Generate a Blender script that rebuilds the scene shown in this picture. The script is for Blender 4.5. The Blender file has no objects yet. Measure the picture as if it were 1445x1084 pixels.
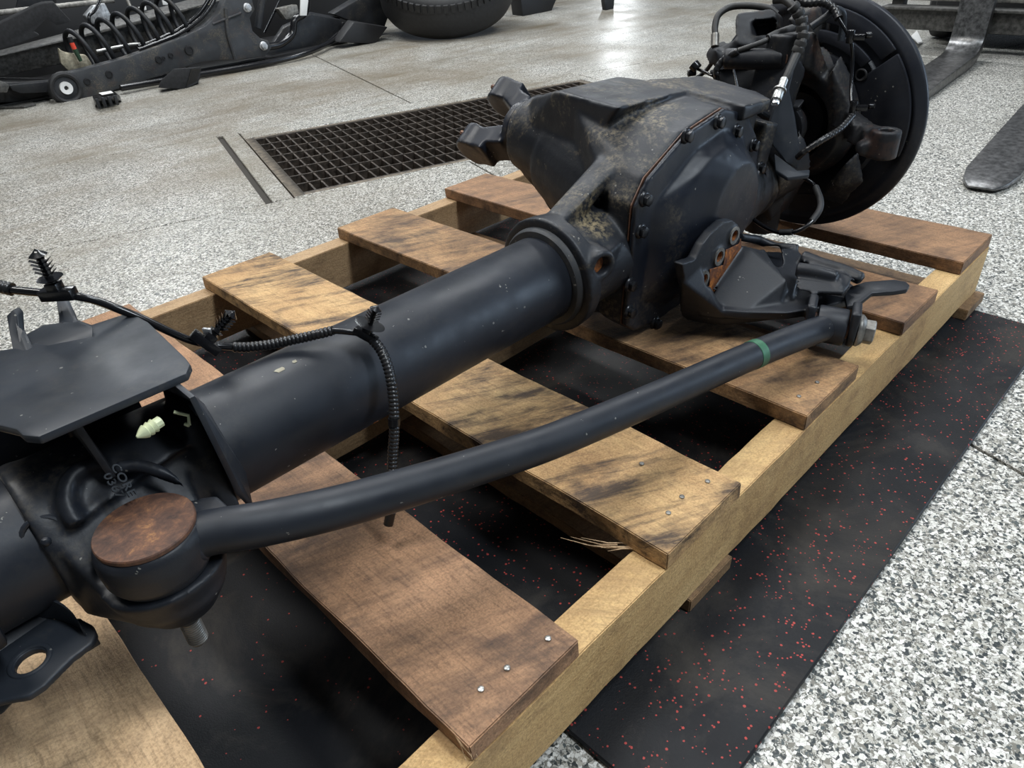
import bpy, bmesh, math, random
import numpy as np
from mathutils import Vector, Matrix, noise
random.seed(7)
SC = bpy.context.scene
COL = SC.collection
PI = math.pi
R = math.radians

# ------------------------------------------------------------------ camera
cam_data = bpy.data.cameras.new('camera')
cam = bpy.data.objects.new('camera', cam_data); COL.objects.link(cam)
cam_data.sensor_width = 36; cam_data.lens = 25.11; cam_data.clip_start = .01
rx = Vector((0.7014029, -0.7103821, -0.0582355)); ry = Vector((0.430828, 0.3574538, 0.8286217)); rz = Vector((-0.5678215, -0.6062871, 0.5567716))
cam.matrix_world = Matrix(((rx.x, ry.x, rz.x, -0.1542), (rx.y, ry.y, rz.y, -0.2512), (rx.z, ry.z, rz.z, 0.6640), (0, 0, 0, 1)))
SC.camera = cam

# ------------------------------------------------------------------ world, lamps, exposure
SC.view_settings.view_transform = 'Standard'; SC.view_settings.look = 'None'
SC.view_settings.exposure = 0.06; SC.view_settings.gamma = 1; SC.view_settings.use_curve_mapping = False
w = bpy.data.worlds.new('hall_light'); SC.world = w; w.use_nodes = True
bg = w.node_tree.nodes['Background']; bg.inputs[0].default_value = (.72, .84, 1.0, 1); bg.inputs[1].default_value = .10

def lamp(name, loc, target, sx, sy, power, color):
    d = bpy.data.lights.new(name, 'AREA'); d.shape = 'RECTANGLE'; d.size = sx; d.size_y = sy; d.energy = power; d.color = color
    o = bpy.data.objects.new(name, d); COL.objects.link(o); o.location = loc
    o.rotation_euler = (Vector(target) - Vector(loc)).to_track_quat('-Z', 'Y').to_euler()
    return o
lamp('ceiling_lamp', (2.2, 2.6, 3.6), (2.2, 2.6, 0), .5, 3.0, 120, (.95, .98, 1))
lamp('ceiling_lamp', (-.4, 1.4, 3.4), (.1, .9, 0), .45, 1.6, 75, (1, .99, .96))
lamp('ceiling_lamp', (5.2, 2.0, 3.8), (5.2, 2.0, 0), .5, 3.0, 110, (.95, .98, 1))
lamp('ceiling_lamp', (1.0, -1.6, 3.5), (.9, -.6, 0), .4, 2.4, 115, (.85, .93, 1))
lamp('ceiling_lamp', (2.0, 6.5, 3.8), (2.0, 6.5, 0), .5, 3.0, 120, (.95, .98, 1))
lamp('side_door_light', (7.5, -4.2, 1.5), (1.0, .1, .3), 2.6, 2.4, 150, (.62, .79, 1))
lamp('door_light', (13.5, 10.2, 2.0), (3.2, 2.4, .3), .12, 1.6, 45, (.92, .97, 1))

# ------------------------------------------------------------------ helpers
def vec(p): return Vector(p)
class MB:
    def __init__(s): s.v = []; s.f = []; s.cut = None
    def add(s, vs, fs):
        n = len(s.v); s.v += [tuple(v) for v in vs]; s.f += [tuple(i + n for i in f) for f in fs]; return s
    def box(s, c, d, rot=0, M=None):
        c = vec(c); h = [x / 2 for x in d]
        vs = [Vector((x * h[0], y * h[1], z * h[2])) for x in (-1, 1) for y in (-1, 1) for z in (-1, 1)]
        if M is None: M = Matrix.Rotation(rot, 3, 'Z')
        return s.add([c + M @ v for v in vs], [(0, 1, 3, 2), (4, 6, 7, 5), (0, 4, 5, 1), (2, 3, 7, 6), (0, 2, 6, 4), (1, 5, 7, 3)])
    def frame(s, ax):
        ax = vec(ax).normalized(); t = Vector((0, 0, 1)) if abs(ax.z) < .9 else Vector((1, 0, 0))
        u = ax.cross(t).normalized(); return ax, u, ax.cross(u)
    def cyl(s, p0, p1, r0, r1=None, n=24, cap=True, ph=0):
        return s.tube([p0, p1], [r0, r0 if r1 is None else r1], n, cap, ph)
    def tube(s, path, r, n=12, cap=True, ph=0):
        P = [vec(p) for p in path]; m = len(P)
        if not isinstance(r, (list, tuple)): r = [r] * m
        T = [(P[min(i + 1, m - 1)] - P[max(i - 1, 0)]).normalized() for i in range(m)]
        _, u, _ = s.frame(T[0]); vs = []
        for i in range(m):
            u = (u - T[i] * u.dot(T[i])).normalized(); w_ = T[i].cross(u)
            for k in range(n):
                a = 2 * PI * k / n + ph; vs.append(P[i] + (u * math.cos(a) + w_ * math.sin(a)) * r[i])
        fs = [(i * n + k, i * n + (k + 1) % n, (i + 1) * n + (k + 1) % n, (i + 1) * n + k) for i in range(m - 1) for k in range(n)]
        if cap: fs += [tuple(range(n - 1, -1, -1)), tuple(range((m - 1) * n, m * n))]
        return s.add(vs, fs)
    def lathe(s, c, ax, prof, n=32, closed=False, a0=0, a1=2 * PI):
        c = vec(c); ax, u, w_ = s.frame(ax); vs = []; full = abs(a1 - a0 - 2 * PI) < 1e-6
        na = n if full else n + 1
        for (r, h) in prof:
            for k in range(na):
                a = a0 + (a1 - a0) * k / n; vs.append(c + ax * h + (u * math.cos(a) + w_ * math.sin(a)) * r)
        m = len(prof); fs = []
        for i in range(m if closed else m - 1):
            j = (i + 1) % m
            for k in range(n):
                k2 = (k + 1) % na; fs.append((i * na + k, i * na + k2, j * na + k2, j * na + k))
        if not closed:
            if prof[0][0] > 1e-5: fs.append(tuple(range(na - 1, -1, -1)))
            if prof[-1][0] > 1e-5: fs.append(tuple(range((m - 1) * na, m * na)))
        elif not full:
            fs.append(tuple(i * na for i in range(m))); fs.append(tuple(i * na + n for i in reversed(range(m))))
        return s.add(vs, fs)
    def ring(s, c, ax, r0, r1, h, n=40):      # washer with a rectangular section
        return s.lathe(c, ax, [(r0, -h / 2), (r1, -h / 2), (r1, h / 2), (r0, h / 2)], n, True)
    def torus(s, c, ax, Rr, r, n=40, m=10, sq=1):
        return s.lathe(c, ax, [(Rr + r * math.cos(2 * PI * k / m), sq * r * math.sin(2 * PI * k / m)) for k in range(m)], n, True)
    def prism(s, pts, off):
        P = [vec(p) for p in pts]; off = vec(off); n = len(P)
        return s.add(P + [p + off for p in P], [tuple(range(n)), tuple(range(2 * n - 1, n - 1, -1))] + [(k, k + n, (k + 1) % n + n, (k + 1) % n) for k in range(n)])
    def hull(s, pts):
        bm = bmesh.new()
        for p in pts: bm.verts.new(p)
        r = bmesh.ops.convex_hull(bm, input=bm.verts)
        used = [v for v in bm.verts if v.link_faces]; bm.verts.index_update(); ix = {v: i for i, v in enumerate(used)}
        s.add([v.co.copy() for v in used], [tuple(ix[v] for v in f.verts) for f in bm.faces]); bm.free(); return s
    def ball(s, c, r, n=16):
        r = (r, r, r) if not isinstance(r, (tuple, list)) else r; c = vec(c); bm = bmesh.new()
        bmesh.ops.create_uvsphere(bm, u_segments=n, v_segments=n // 2, radius=1)
        s.add([(c.x + v.co.x * r[0], c.y + v.co.y * r[1], c.z + v.co.z * r[2]) for v in bm.verts], [tuple(v.index for v in f.verts) for f in bm.faces]); bm.free(); return s
    def mesh(s, name, origin=(0, 0, 0), bevel=0, segs=2, smooth=35):
        bm = bmesh.new(); o = vec(origin)
        vv = [bm.verts.new(vec(v) - o) for v in s.v]
        for f in s.f:
            try: bm.faces.new([vv[i] for i in f])
            except ValueError: pass
        bmesh.ops.remove_doubles(bm, verts=bm.verts, dist=1e-6)
        bmesh.ops.recalc_face_normals(bm, faces=bm.faces)
        if bevel:
            es = [e for e in bm.edges if len(e.link_faces) == 2 and e.calc_face_angle(0) > R(28)]
            bmesh.ops.bevel(bm, geom=es, offset=bevel, segments=segs, affect='EDGES', profile=.5, clamp_overlap=True)
        me = bpy.data.meshes.new(name); bm.to_mesh(me); bm.free()
        if smooth: me.shade_smooth(); me.set_sharp_from_angle(angle=R(smooth))
        return me
    def build(s, name, mat, parent=None, bevel=0, segs=2, smooth=35, at=None, **tags):
        base = ORG.get(parent.name, Vector()) if parent else Vector()
        o_ = vec(at) if at is not None else (base if parent else (vec(tags.pop('loc')) if 'loc' in tags else Vector()))
        ob = bpy.data.objects.new(name, s.mesh(name, o_, bevel, segs, smooth)); COL.objects.link(ob)
        ob.location = o_ - base; ob.parent = parent; ORG[ob.name] = o_
        ob.data.materials.append(mat)
        for k, v in tags.items(): ob[k] = v
        return ob
    def cast(s, name, mat, parent, voxel=.003, iters=6, cut=None, **tags):   # fused and rounded like an iron casting
        ob = s.build(name, mat, parent, smooth=0, **tags)
        rm = ob.modifiers.new('fuse', 'REMESH'); rm.mode = 'VOXEL'; rm.voxel_size = voxel
        cob = None
        if cut:
            base = ORG[ob.name]
            cob = bpy.data.objects.new('cutter', cut.mesh('cutter', base, 0, 2, 0)); COL.objects.link(cob)
            cob.parent = parent; cob.location = ob.location
            bo = ob.modifiers.new('cut', 'BOOLEAN'); bo.operation = 'DIFFERENCE'; bo.object = cob; bo.solver = 'FAST'
            rm2 = ob.modifiers.new('fuse2', 'REMESH'); rm2.mode = 'VOXEL'; rm2.voxel_size = voxel
        if iters: sm = ob.modifiers.new('round', 'SMOOTH'); sm.factor = .5; sm.iterations = iters
        bpy.context.view_layer.update(); dg = bpy.context.evaluated_depsgraph_get()
        me = bpy.data.meshes.new_from_object(ob.evaluated_get(dg)); ob.modifiers.clear(); old = ob.data; ob.data = me
        bpy.data.meshes.remove(old)
        if not me.materials: me.materials.append(mat)
        me.shade_smooth()
        if cob: m_ = cob.data; bpy.data.objects.remove(cob); bpy.data.meshes.remove(m_)
        return ob
ORG = {}
def thing(name, label, cat, loc, group=None):
    o = bpy.data.objects.new(name, None); COL.objects.link(o); o.location = loc; o.empty_display_size = .05
    o['label'] = label; o['category'] = cat
    if group: o['group'] = group
    ORG[o.name] = vec(loc); return o
def spline(pts, n=8):
    P = [vec(p) for p in pts]; P = [P[0] * 2 - P[1]] + P + [P[-1] * 2 - P[-2]]; out = []
    for i in range(1, len(P) - 2):
        for k in range(n):
            t = k / n; a, b, c, d = P[i - 1:i + 3]
            out.append(.5 * ((2 * b) + (c - a) * t + (2 * a - 5 * b + 4 * c - d) * t * t + (3 * b - a - 3 * c + d) * t ** 3))
    return out + [P[-2]]
def resample(P, step):
    out = [P[0]]; acc = 0
    for a, b in zip(P, P[1:]):
        L = (b - a).length
        if L < 1e-9: continue
        d = step - acc
        while d <= L: out.append(a + (b - a) * (d / L)); d += step
        acc = L - (d - step)
    return out
def conduit(mb, pts, r, step=.0016, n=12):      # corrugated split loom
    P = resample(spline(pts, 12), step); rr = [r * (1.0 if i % 3 else .84) for i in range(len(P))]
    return mb.tube(P, rr, n)
def hexhead(mb, c, ax, r, h, flange=0, ph=0):
    ax = vec(ax).normalized(); c = vec(c)
    if flange: mb.lathe(c, ax, [(flange, 0), (flange, h * .18), (r * 1.02, h * .42)], 20)
    mb.cyl(c + ax * (h * .2), c + ax * h * .93, r, r, 6, ph=ph); mb.cyl(c + ax * h * .93, c + ax * h, r, r * .86, 6, ph=ph); return mb

# ------------------------------------------------------------------ materials
class Mat:
    def __init__(s, name, rough=.5, metal=0, color=(.5, .5, .5)):
        s.m = bpy.data.materials.new(name); s.m.use_nodes = True; s.nt = s.m.node_tree; s.b = s.nt.nodes['Principled BSDF']
        s.b.inputs['Roughness'].default_value = rough; s.b.inputs['Metallic'].default_value = metal; s.b.inputs['Base Color'].default_value = (*color, 1)
        s.co = s.n('ShaderNodeTexCoord'); s.rnd = s.n('ShaderNodeObjectInfo').outputs['Random']
    def n(s, t, **kw):
        nd = s.nt.nodes.new(t)
        for k, v in kw.items(): setattr(nd, k, v)
        return nd
    def l(s, a, b): s.nt.links.new(a, b)
    def val(s, sock, v):
        if isinstance(v, bpy.types.NodeSocket): s.l(v, sock)
        elif isinstance(v, tuple) and len(v) == 3 and sock.type == 'RGBA': sock.default_value = (*v, 1)
        else: sock.default_value = v
    def pos(s, scale=(1, 1, 1), seed=True, rot=(0, 0, 0), kind='Object', loc=(0, 0, 0)):
        mp = s.n('ShaderNodeMapping'); s.l(s.co.outputs[kind], mp.inputs['Vector']); mp.inputs['Scale'].default_value = scale; mp.inputs['Rotation'].default_value = rot; mp.inputs['Location'].default_value = loc
        if not seed: return mp.outputs[0]
        mu = s.math('MULTIPLY', s.rnd, 37.0); ad = s.n('ShaderNodeVectorMath', operation='ADD'); s.l(mp.outputs[0], ad.inputs[0]); cb = s.n('ShaderNodeCombineXYZ'); s.l(mu, cb.inputs[0]); s.l(mu, cb.inputs[1]); s.l(mu, cb.inputs[2]); s.l(cb.outputs[0], ad.inputs[1]); return ad.outputs[0]
    def streaks(s, stretch, rot):
        mp = s.n('ShaderNodeMapping', vector_type='TEXTURE'); s.l(s.co.outputs['Object'], mp.inputs['Vector']); mp.inputs['Scale'].default_value = (1, stretch, 1); mp.inputs['Rotation'].default_value = (0, 0, rot)
        mu = s.math('MULTIPLY', s.rnd, 37.0); ad = s.n('ShaderNodeVectorMath', operation='ADD'); s.l(mp.outputs[0], ad.inputs[0]); cb = s.n('ShaderNodeCombineXYZ'); [s.l(mu, cb.inputs[i]) for i in range(3)]; s.l(cb.outputs[0], ad.inputs[1]); return ad.outputs[0]
    def noise(s, v, scale=5, detail=4, rough=.55, dist=0):
        nd = s.n('ShaderNodeTexNoise'); s.l(v, nd.inputs['Vector']); nd.inputs['Scale'].default_value = scale; nd.inputs['Detail'].default_value = detail; nd.inputs['Roughness'].default_value = rough; nd.inputs['Distortion'].default_value = dist; return nd.outputs['Fac']
    def vor(s, v, scale, feature='F1', rand=1):
        nd = s.n('ShaderNodeTexVoronoi', feature=feature); s.l(v, nd.inputs['Vector']); nd.inputs['Scale'].default_value = scale; nd.inputs['Randomness'].default_value = rand; return nd
    def math(s, op, a, b=0.0, clamp=False):
        nd = s.n('ShaderNodeMath', operation=op, use_clamp=clamp); s.val(nd.inputs[0], a); s.val(nd.inputs[1], b); return nd.outputs[0]
    def rng(s, v, a, b, c=0.0, d=1.0):
        nd = s.n('ShaderNodeMapRange'); s.val(nd.inputs[0], v); 
        for i, x in zip((1, 2, 3, 4), (a, b, c, d)): nd.inputs[i].default_value = x
        return nd.outputs[0]
    def ramp(s, v, stops, interp='LINEAR'):
        nd = s.n('ShaderNodeValToRGB'); cr = nd.color_ramp; cr.interpolation = interp
        while len(cr.elements) < len(stops): cr.elements.new(.5)
        for e, (p, c) in zip(cr.elements, stops): e.position = p; e.color = (*c, 1) if len(c) == 3 else c
        s.l(v, nd.inputs[0]); return nd.outputs[0]
    def mix(s, f, a, b, mode='MIX'):
        nd = s.n('ShaderNodeMix', data_type='RGBA', blend_type=mode); s.val(nd.inputs[0], f); s.val(nd.inputs[6], a); s.val(nd.inputs[7], b); return nd.outputs[2]
    def color(s, v): s.val(s.b.inputs['Base Color'], v)
    def rough(s, v): s.val(s.b.inputs['Roughness'], v)
    def bump(s, h, strength=.3, dist=.001):
        nd = s.n('ShaderNodeBump'); nd.inputs['Strength'].default_value = strength; nd.inputs['Distance'].default_value = dist; s.l(h, nd.inputs['Height'])
        s.l(nd.outputs[0], s.b.inputs['Normal'])

def paint(name, base=(.012, .014, .018), rough=.42, dust=.0, grain=.25, rust=0.0, fine=True, spots=()):
    m = Mat(name, rough); p = m.pos(seed=False)
    big = m.noise(p, 9, 4); c = m.mix(m.rng(big, .35, .7), base, tuple(x * 1.7 + .002 for x in base))
    fl = m.noise(p, 160, 3, .7)
    if dust: c = m.mix(m.math('MULTIPLY', m.rng(m.noise(p, 10, 6, .72, .4), .50, .68), m.math('MULTIPLY', m.rng(fl, .42, .62), dust)), c, (.20, .165, .11))
    for (cx, cy, cz, rad, am) in spots:
        dn = m.n('ShaderNodeVectorMath', operation='DISTANCE'); m.l(p, dn.inputs[0]); dn.inputs[1].default_value = (cx, cy, cz)
        dd_ = m.math('ADD', dn.outputs['Value'], m.math('MULTIPLY', m.math('SUBTRACT', m.noise(p, 45, 5, .7), .5), rad * 1.4))
        c = m.mix(m.math('MULTIPLY', m.rng(dd_, rad, rad * .3), m.math('MULTIPLY', m.rng(fl, .40, .60), am)), c, (.34, .27, .155))
    sp = m.vor(p, 170); spm = m.math('MULTIPLY', m.math('LESS_THAN', sp.outputs['Distance'], .22), m.math('GREATER_THAN', m.noise(p, 60, 3, .8), .63))
    c = m.mix(m.math('MULTIPLY', spm, .55), c, (.30, .29, .26))
    if rust: c = m.mix(m.math('MULTIPLY', m.rng(m.noise(p, 14, 6, .7), .55, .62), rust), c, (.085, .040, .024))
    m.color(c); m.rough(m.rng(m.noise(p, 30, 4), .3, .7, rough - .01, rough + .18)); m.b.inputs['Specular IOR Level'].default_value = .36
    if grain: m.bump(m.noise(p, 420 if fine else 220, 3, .6), grain, .0006)
    return m.m
M = {}
M['tube'] = paint('black_tube_paint', (.0095, .0115, .016), .38, .05, .05)
M['cast'] = paint('black_cast_iron', (.0095, .011, .0145), .42, 1.0, .45, fine=False, spots=[(.650 - .44, .45 - .32, .33 - .138, .045, .9), (.645 - .44, .42 - .32, .29 - .138, .04, .9), (.515 - .44, .29 - .32, .335 - .138, .035, .7)])
M['knob'] = paint('smooth_black_casting', (.0085, .010, .0135), .40, .25, .3, fine=False)
M['cover'] = paint('black_cover_paint', (.0075, .0095, .015), .33, .3, .10)
M['plate'] = paint('black_plate_paint', (.014, .017, .022), .38, .1, .04)
M['knuckle'] = paint('dirty_knuckle_iron', (.008, .0085, .0105), .45, .3, .4, rust=.3, fine=False)
M['shield'] = paint('shield_paint', (.010, .0115, .016), .36, .06, .05)
M['bracket'] = paint('bracket_paint', (.010, .0115, .015), .36, .08, .25)
M['dirty'] = paint('dusty_black_part', (.026, .028, .031), .5, .6, .2, rust=.15)
M['greasy'] = paint('dark_part', (.010, .011, .013), .45, .3, .2)

def simple(name, color, rough=.5, metal=0, nz=0, bump=0):
    m = Mat(name, rough, metal, color)
    if nz:
        p = m.pos(seed=False); m.color(m.mix(m.rng(m.noise(p, 60, 5, .65), .35, .7), tuple(x * (1 - nz) for x in color), tuple(min(1, x * (1 + nz)) for x in color)))
        if bump: m.bump(m.noise(p, 300, 3), bump, .0005)
    return m.m
M['plastic'] = simple('black_plastic', (.007, .007, .008), .22)
M['loom'] = simple('black_loom', (.012, .012, .013), .34, 0, .3)
M['hose'] = simple('rubber_hose', (.022, .021, .020), .55, 0, .4, .2)
M['rubber'] = simple('black_rubber', (.016, .016, .017), .6, 0, .3)
M['boot'] = simple('rubber_boot', (.008, .008, .009), .45)
M['steel'] = simple('zinc_steel', (.42, .42, .40), .38, .9, .35, .1)
M['bright'] = simple('bright_steel', (.75, .76, .78), .22, 1, .15)
M['galv'] = simple('dull_bolt_steel', (.23, .22, .20), .45, .6, .4, .2)
M['bolt'] = simple('black_bolt', (.014, .015, .018), .32, .2, .3)
M['cream'] = simple('cream_plastic', (.62, .66, .42), .4)
M['tape'] = simple('green_tape', (.035, .13, .07), .5, 0, .3)
M['red'] = simple('red_mark', (.65, .06, .03), .5)
M['green'] = simple('green_plastic', (.02, .05, .025), .5)
M['fork'] = simple('worn_fork_steel', (.16, .16, .16), .33, .85, .55, .15)
M['frame'] = simple('dusty_frame_steel', (.075, .073, .068), .55, .2, .6, .2)
M['grey'] = simple('dusty_grey_metal', (.22, .21, .19), .5, .3, .5, .2)
M['pale'] = simple('pale_alloy', (.45, .46, .47), .4, .5, .5)
M['dusty_pan'] = simple('dusty_beige_pan', (.33, .30, .22), .7, 0, .45, .3)
M['white'] = simple('white_print', (.75, .75, .73), .5)
M['dark'] = simple('near_black', (.006, .006, .007), .6)
M['lining'] = simple('fabric_liner', (.014, .0145, .016), .85, 0, .4, .4)

m = Mat('rusty_disc', .6); p = m.pos(seed=False)
m.color(m.ramp(m.noise(p, 75, 8, .75, .3), [(.3, (.03, .016, .012)), (.47, (.085, .040, .025)), (.58, (.15, .068, .036)), (.68, (.32, .15, .055))])); m.bump(m.noise(p, 300, 5), .4, .0006); M['rust'] = m.m
m = Mat('orange_rust', .6); p = m.pos(seed=False)
m.color(m.ramp(m.noise(p, 90, 6, .7, .4), [(.3, (.05, .02, .012)), (.48, (.17, .06, .022)), (.6, (.42, .14, .03)), (.75, (.75, .33, .06))])); m.bump(m.noise(p, 400, 4), .3, .0005); M['orange'] = m.m

# terrazzo floor
m = Mat('terrazzo', .35); p = m.pos(seed=False, kind='Object')
wv = m.n('ShaderNodeVectorMath', operation='ADD'); nz = m.n('ShaderNodeTexNoise'); m.l(p, nz.inputs['Vector']); nz.inputs['Scale'].default_value = 150; sc = m.n('ShaderNodeVectorMath', operation='SCALE'); m.l(nz.outputs['Color'], sc.inputs[0]); sc.inputs['Scale'].default_value = .009
m.l(p, wv.inputs[0]); m.l(sc.outputs[0], wv.inputs[1]); pw = wv.outputs[0]
v1 = m.vor(pw, 280); sep = m.n('ShaderNodeSeparateColor'); m.l(v1.outputs['Color'], sep.inputs[0])
chips = m.ramp(sep.outputs[0], [(0, (.03, .04, .045)), (.19, (.08, .10, .105)), (.29, (.22, .215, .19)), (.36, (.52, .51, .47)), (.50, (.78, .78, .76)), (.72, (.92, .92, .91))], 'CONSTANT')
v2 = m.vor(pw, 600); sep2 = m.n('ShaderNodeSeparateColor'); m.l(v2.outputs['Color'], sep2.inputs[0])
fine = m.ramp(sep2.outputs[1], [(0, (.06, .07, .07)), (.24, (.22, .215, .19)), (.54, (.60, .60, .58))], 'CONSTANT')
c = m.mix(m.math('GREATER_THAN', sep.outputs[1], .62), chips, fine)
v3 = m.vor(pw, 280, 'DISTANCE_TO_EDGE'); c = m.mix(m.rng(v3.outputs['Distance'], .02, .10, .55, 0), c, (.22, .21, .19))
pg = m.pos((1, 1, 1), False, (0, 0, 0)); sepp = m.n('ShaderNodeSeparateXYZ'); m.l(pg, sepp.inputs[0])
far = m.rng(sepp.outputs[1], .6, 2.4)
dirt = m.math('MULTIPLY', m.rng(m.noise(pg, 1.6, 6, .6, .3), .36, .66), far)
streak = m.rng(m.noise(m.pos((.9, 7, 1), False, (0, 0, R(-4))), 2.2, 5, .6), .45, .7)
c = m.mix(m.math('MULTIPLY', m.math('ADD', m.math('MULTIPLY', dirt, .95), m.math('MULTIPLY', m.math('MULTIPLY', streak, far), .4)), .8, True), c, (.21, .175, .125), 'MIX')
c = m.mix(m.math('MULTIPLY', m.rng(m.noise(pg, 5, 5, .65), .60, .75), m.math('MULTIPLY', far, .45)), c, (.10, .075, .045))
c = m.mix(1.0, c, (.80, .785, .745), 'MULTIPLY'); m.color(c); m.rough(m.rng(m.noise(pg, 3, 5), .3, .7, .28, .5)); m.bump(m.noise(p, 260, 3), .12, .0006); M['floor'] = m.m
M['joint'] = simple('joint_filler', (.035, .03, .024), .9)
M['pit'] = simple('pit_dirt', (.02, .017, .014), .9, 0, .4)
M['grate'] = simple('dirty_grate_steel', (.060, .047, .037), .5, .3, .6, .3); M['gframe'] = simple('dusty_grate_frame', (.14, .115, .085), .6, .2, .6, .3)

# rubber mats, one with many red granules, one dusty
def mat_rubber(name, amount, dusty):
    m = Mat(name, .55); p = m.pos(seed=False)
    v = m.vor(p, 290); sp = m.n('ShaderNodeSeparateColor'); m.l(v.outputs['Color'], sp.inputs[0])
    den = m.rng(m.noise(p, 3, 4), .35, .65, .985 - amount * .4, .985 - amount)
    fl = m.math('MULTIPLY', m.math('GREATER_THAN', sp.outputs[0], den), m.math('LESS_THAN', m.math('ADD', v.outputs['Distance'], m.math('MULTIPLY', m.noise(p, 500, 2), .25)), m.rng(sp.outputs[1], 0, 1, .22, .56)))
    dust = m.math('MULTIPLY', m.rng(m.noise(p, 5.5, 8, .68, .7), .50, .76), dusty)
    c = m.mix(m.noise(p, 260, 4), (.0035, .004, .0055), (.009, .0095, .0115)); c = m.mix(dust, c, (.13, .11, .085))
    c = m.mix(m.math('MULTIPLY', fl, m.rng(dust, 0, .4, 1, .45)), c, (.36, .05, .042)); m.color(c)
    m.rough(m.rng(m.noise(p, 12, 4), .3, .7, .42, .65)); m.bump(m.noise(p, 700, 3), .35, .0008); m.b.inputs['Specular IOR Level'].default_value = .28; return m.m
M['mat'] = mat_rubber('fleck_mat', .21, .30); M['mat2'] = mat_rubber('dusty_mat', .02, .42)

def wood(name, light, mid, dark, stain=.5, axis='y', saw=0.0, sawrot=.5, stain_scale=5, lines=.5, black=0.0, saws=38):
    m = Mat(name, .68); st = {'y': (1, .10, 1), 'x': (.10, 1, 1)}[axis]
    q = m.pos(st); p = m.pos((1, 1, 1))
    g = m.noise(q, 60, 6, .68, .4); g2 = m.noise(q, 330, 3, .65); fz = m.noise(p, 420, 3, .7)
    c = m.ramp(m.noise(p, 9, 5, .6, .5), [(.3, mid), (.7, light)])
    c = m.mix(m.rng(g, .38, .66, 0, .75), c, mid, 'MIX')
    c = m.mix(m.math('MULTIPLY', m.rng(g2, .50, .66), lines * .6), c, tuple(x * .42 for x in mid))
    c = m.mix(m.rng(fz, .45, .72, 0, .35), c, tuple(min(1, x * 1.35) for x in light))
    c = m.mix(m.rng(fz, .50, .30, 0, .45), c, tuple(x * .5 for x in mid))
    big = m.noise(p, stain_scale, 8, .74, .7)
    rs = m.streaks(5.5, sawrot)
    sn = m.noise(rs, saws, 6, .72, .3)
    if saw: big = m.math('ADD', big, m.math('MULTIPLY', m.math('SUBTRACT', sn, .5), saw))
    big = m.math('ADD', big, m.math('MULTIPLY', m.math('SUBTRACT', fz, .5), .12))
    c = m.mix(m.math('MULTIPLY', m.rng(big, .64 - .26 * stain, .92 - .2 * stain), .95), c, dark)
    if black: c = m.mix(m.math('MULTIPLY', m.rng(m.noise(p, stain_scale * 1.3, 6, .72, .4), .56, .72), black), c, (.035, .025, .018))
    s2 = m.noise(m.streaks(14, sawrot + .06), saws * 8, 3, .6)
    c = m.mix(m.math('MULTIPLY', m.rng(s2, .54, .68), m.rng(m.noise(p, 12, 3), .4, .65, .05, .5)), c, tuple(x * .4 for x in mid))
    m.color(c); m.bump(m.math('ADD', m.math('ADD', g2, fz), s2), .6, .0010); return m.m
L_, MI, D_ = (.56, .38, .19), (.36, .215, .095), (.095, .052, .027)
M['w_pale'] = wood('pale_pallet_wood', (.66, .46, .27), (.44, .28, .145), (.09, .05, .03), .5, 'y', .3, 1.2, 6, .8, .6)
M['w_red'] = wood('brown_pallet_wood', (.46, .26, .14), (.24, .125, .062), (.040, .023, .016), .9, 'y', .9, 1.25, 6, .9, .5)
M['w_saw'] = wood('saw_marked_pallet_wood', (.62, .41, .19), (.38, .215, .09), (.040, .024, .016), .80, 'y', 1.7, 1.06, 7, .6, .3, 34)
M['w_stain'] = wood('stained_pallet_wood', (.52, .32, .15), (.29, .155, .07), (.040, .023, .015), 1.05, 'y', 1.1, 1.1, 7, .7, .6)
M['w_dark'] = wood('weathered_pallet_wood', (.38, .21, .105), (.22, .115, .055), (.05, .03, .02), .75, 'y', .9, 1.2, 6, .8, .4)
M['w_str'] = wood('yellow_stringer_wood', (.68, .465, .215), (.44, .265, .105), (.19, .10, .045), .46, 'x', .7, .6, 6, .4, .1)
M['w_str2'] = wood('old_stringer_wood', (.48, .33, .18), (.32, .20, .10), (.11, .062, .035), .5, 'x', .4, .75, 5, .5)
M['w_low'] = wood('bottom_board_wood', (.36, .23, .11), (.20, .115, .055), (.045, .027, .018), .75, 'y', .5, 1.2, 8, .5, .7)

# ================================================================== THE SETTING
TH = R(-17.6); U = Vector((math.cos(TH), math.sin(TH), 0)); V = Vector((-math.sin(TH), math.cos(TH), 0))
def uv(u, v, z=0): return U * u + V * v + Vector((0, 0, z))
floor = MB().box((4, 4, -.42), (40, 40, .02)).build('floor', M['joint'], None, smooth=0, kind='structure')
GU0, GU1, GV0, GV1 = .31, 1.72, 1.84, 2.565
def slab(u0, u1, v0, v1, g=.0034):
    a = .003
    b = MB(); P = [(u0 + g, v0 + g), (u1 - g, v0 + g), (u1 - g, v1 - g), (u0 + g, v1 - g)]
    b.prism([uv(x, y, 0) for x, y in P], (0, 0, -.06)); return b.build('floor_slab', M['floor'], floor, bevel=.002, segs=1, smooth=0)
VN, VF = 1.80, 2.70
slab(-8, .83, -8, VN); slab(.83, 9, -8, VN)
slab(-8, .195, VN, VF, .003); slab(1.80, 12, VN, VF)
slab(.209, GU0 - .035, VN, VF); slab(GU0 - .035, GU1 + .03, GV1 + .03, VF, .001); slab(GU0 - .035, GU1 + .03, VN, GV0 - .03, .001)
slab(GU1 + .03, 1.80, VN, VF)
slab(-8, .98, VF, 14); slab(.98, 5.2, VF, 14); slab(5.2, 14, VF, 14)
b = MB()
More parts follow.
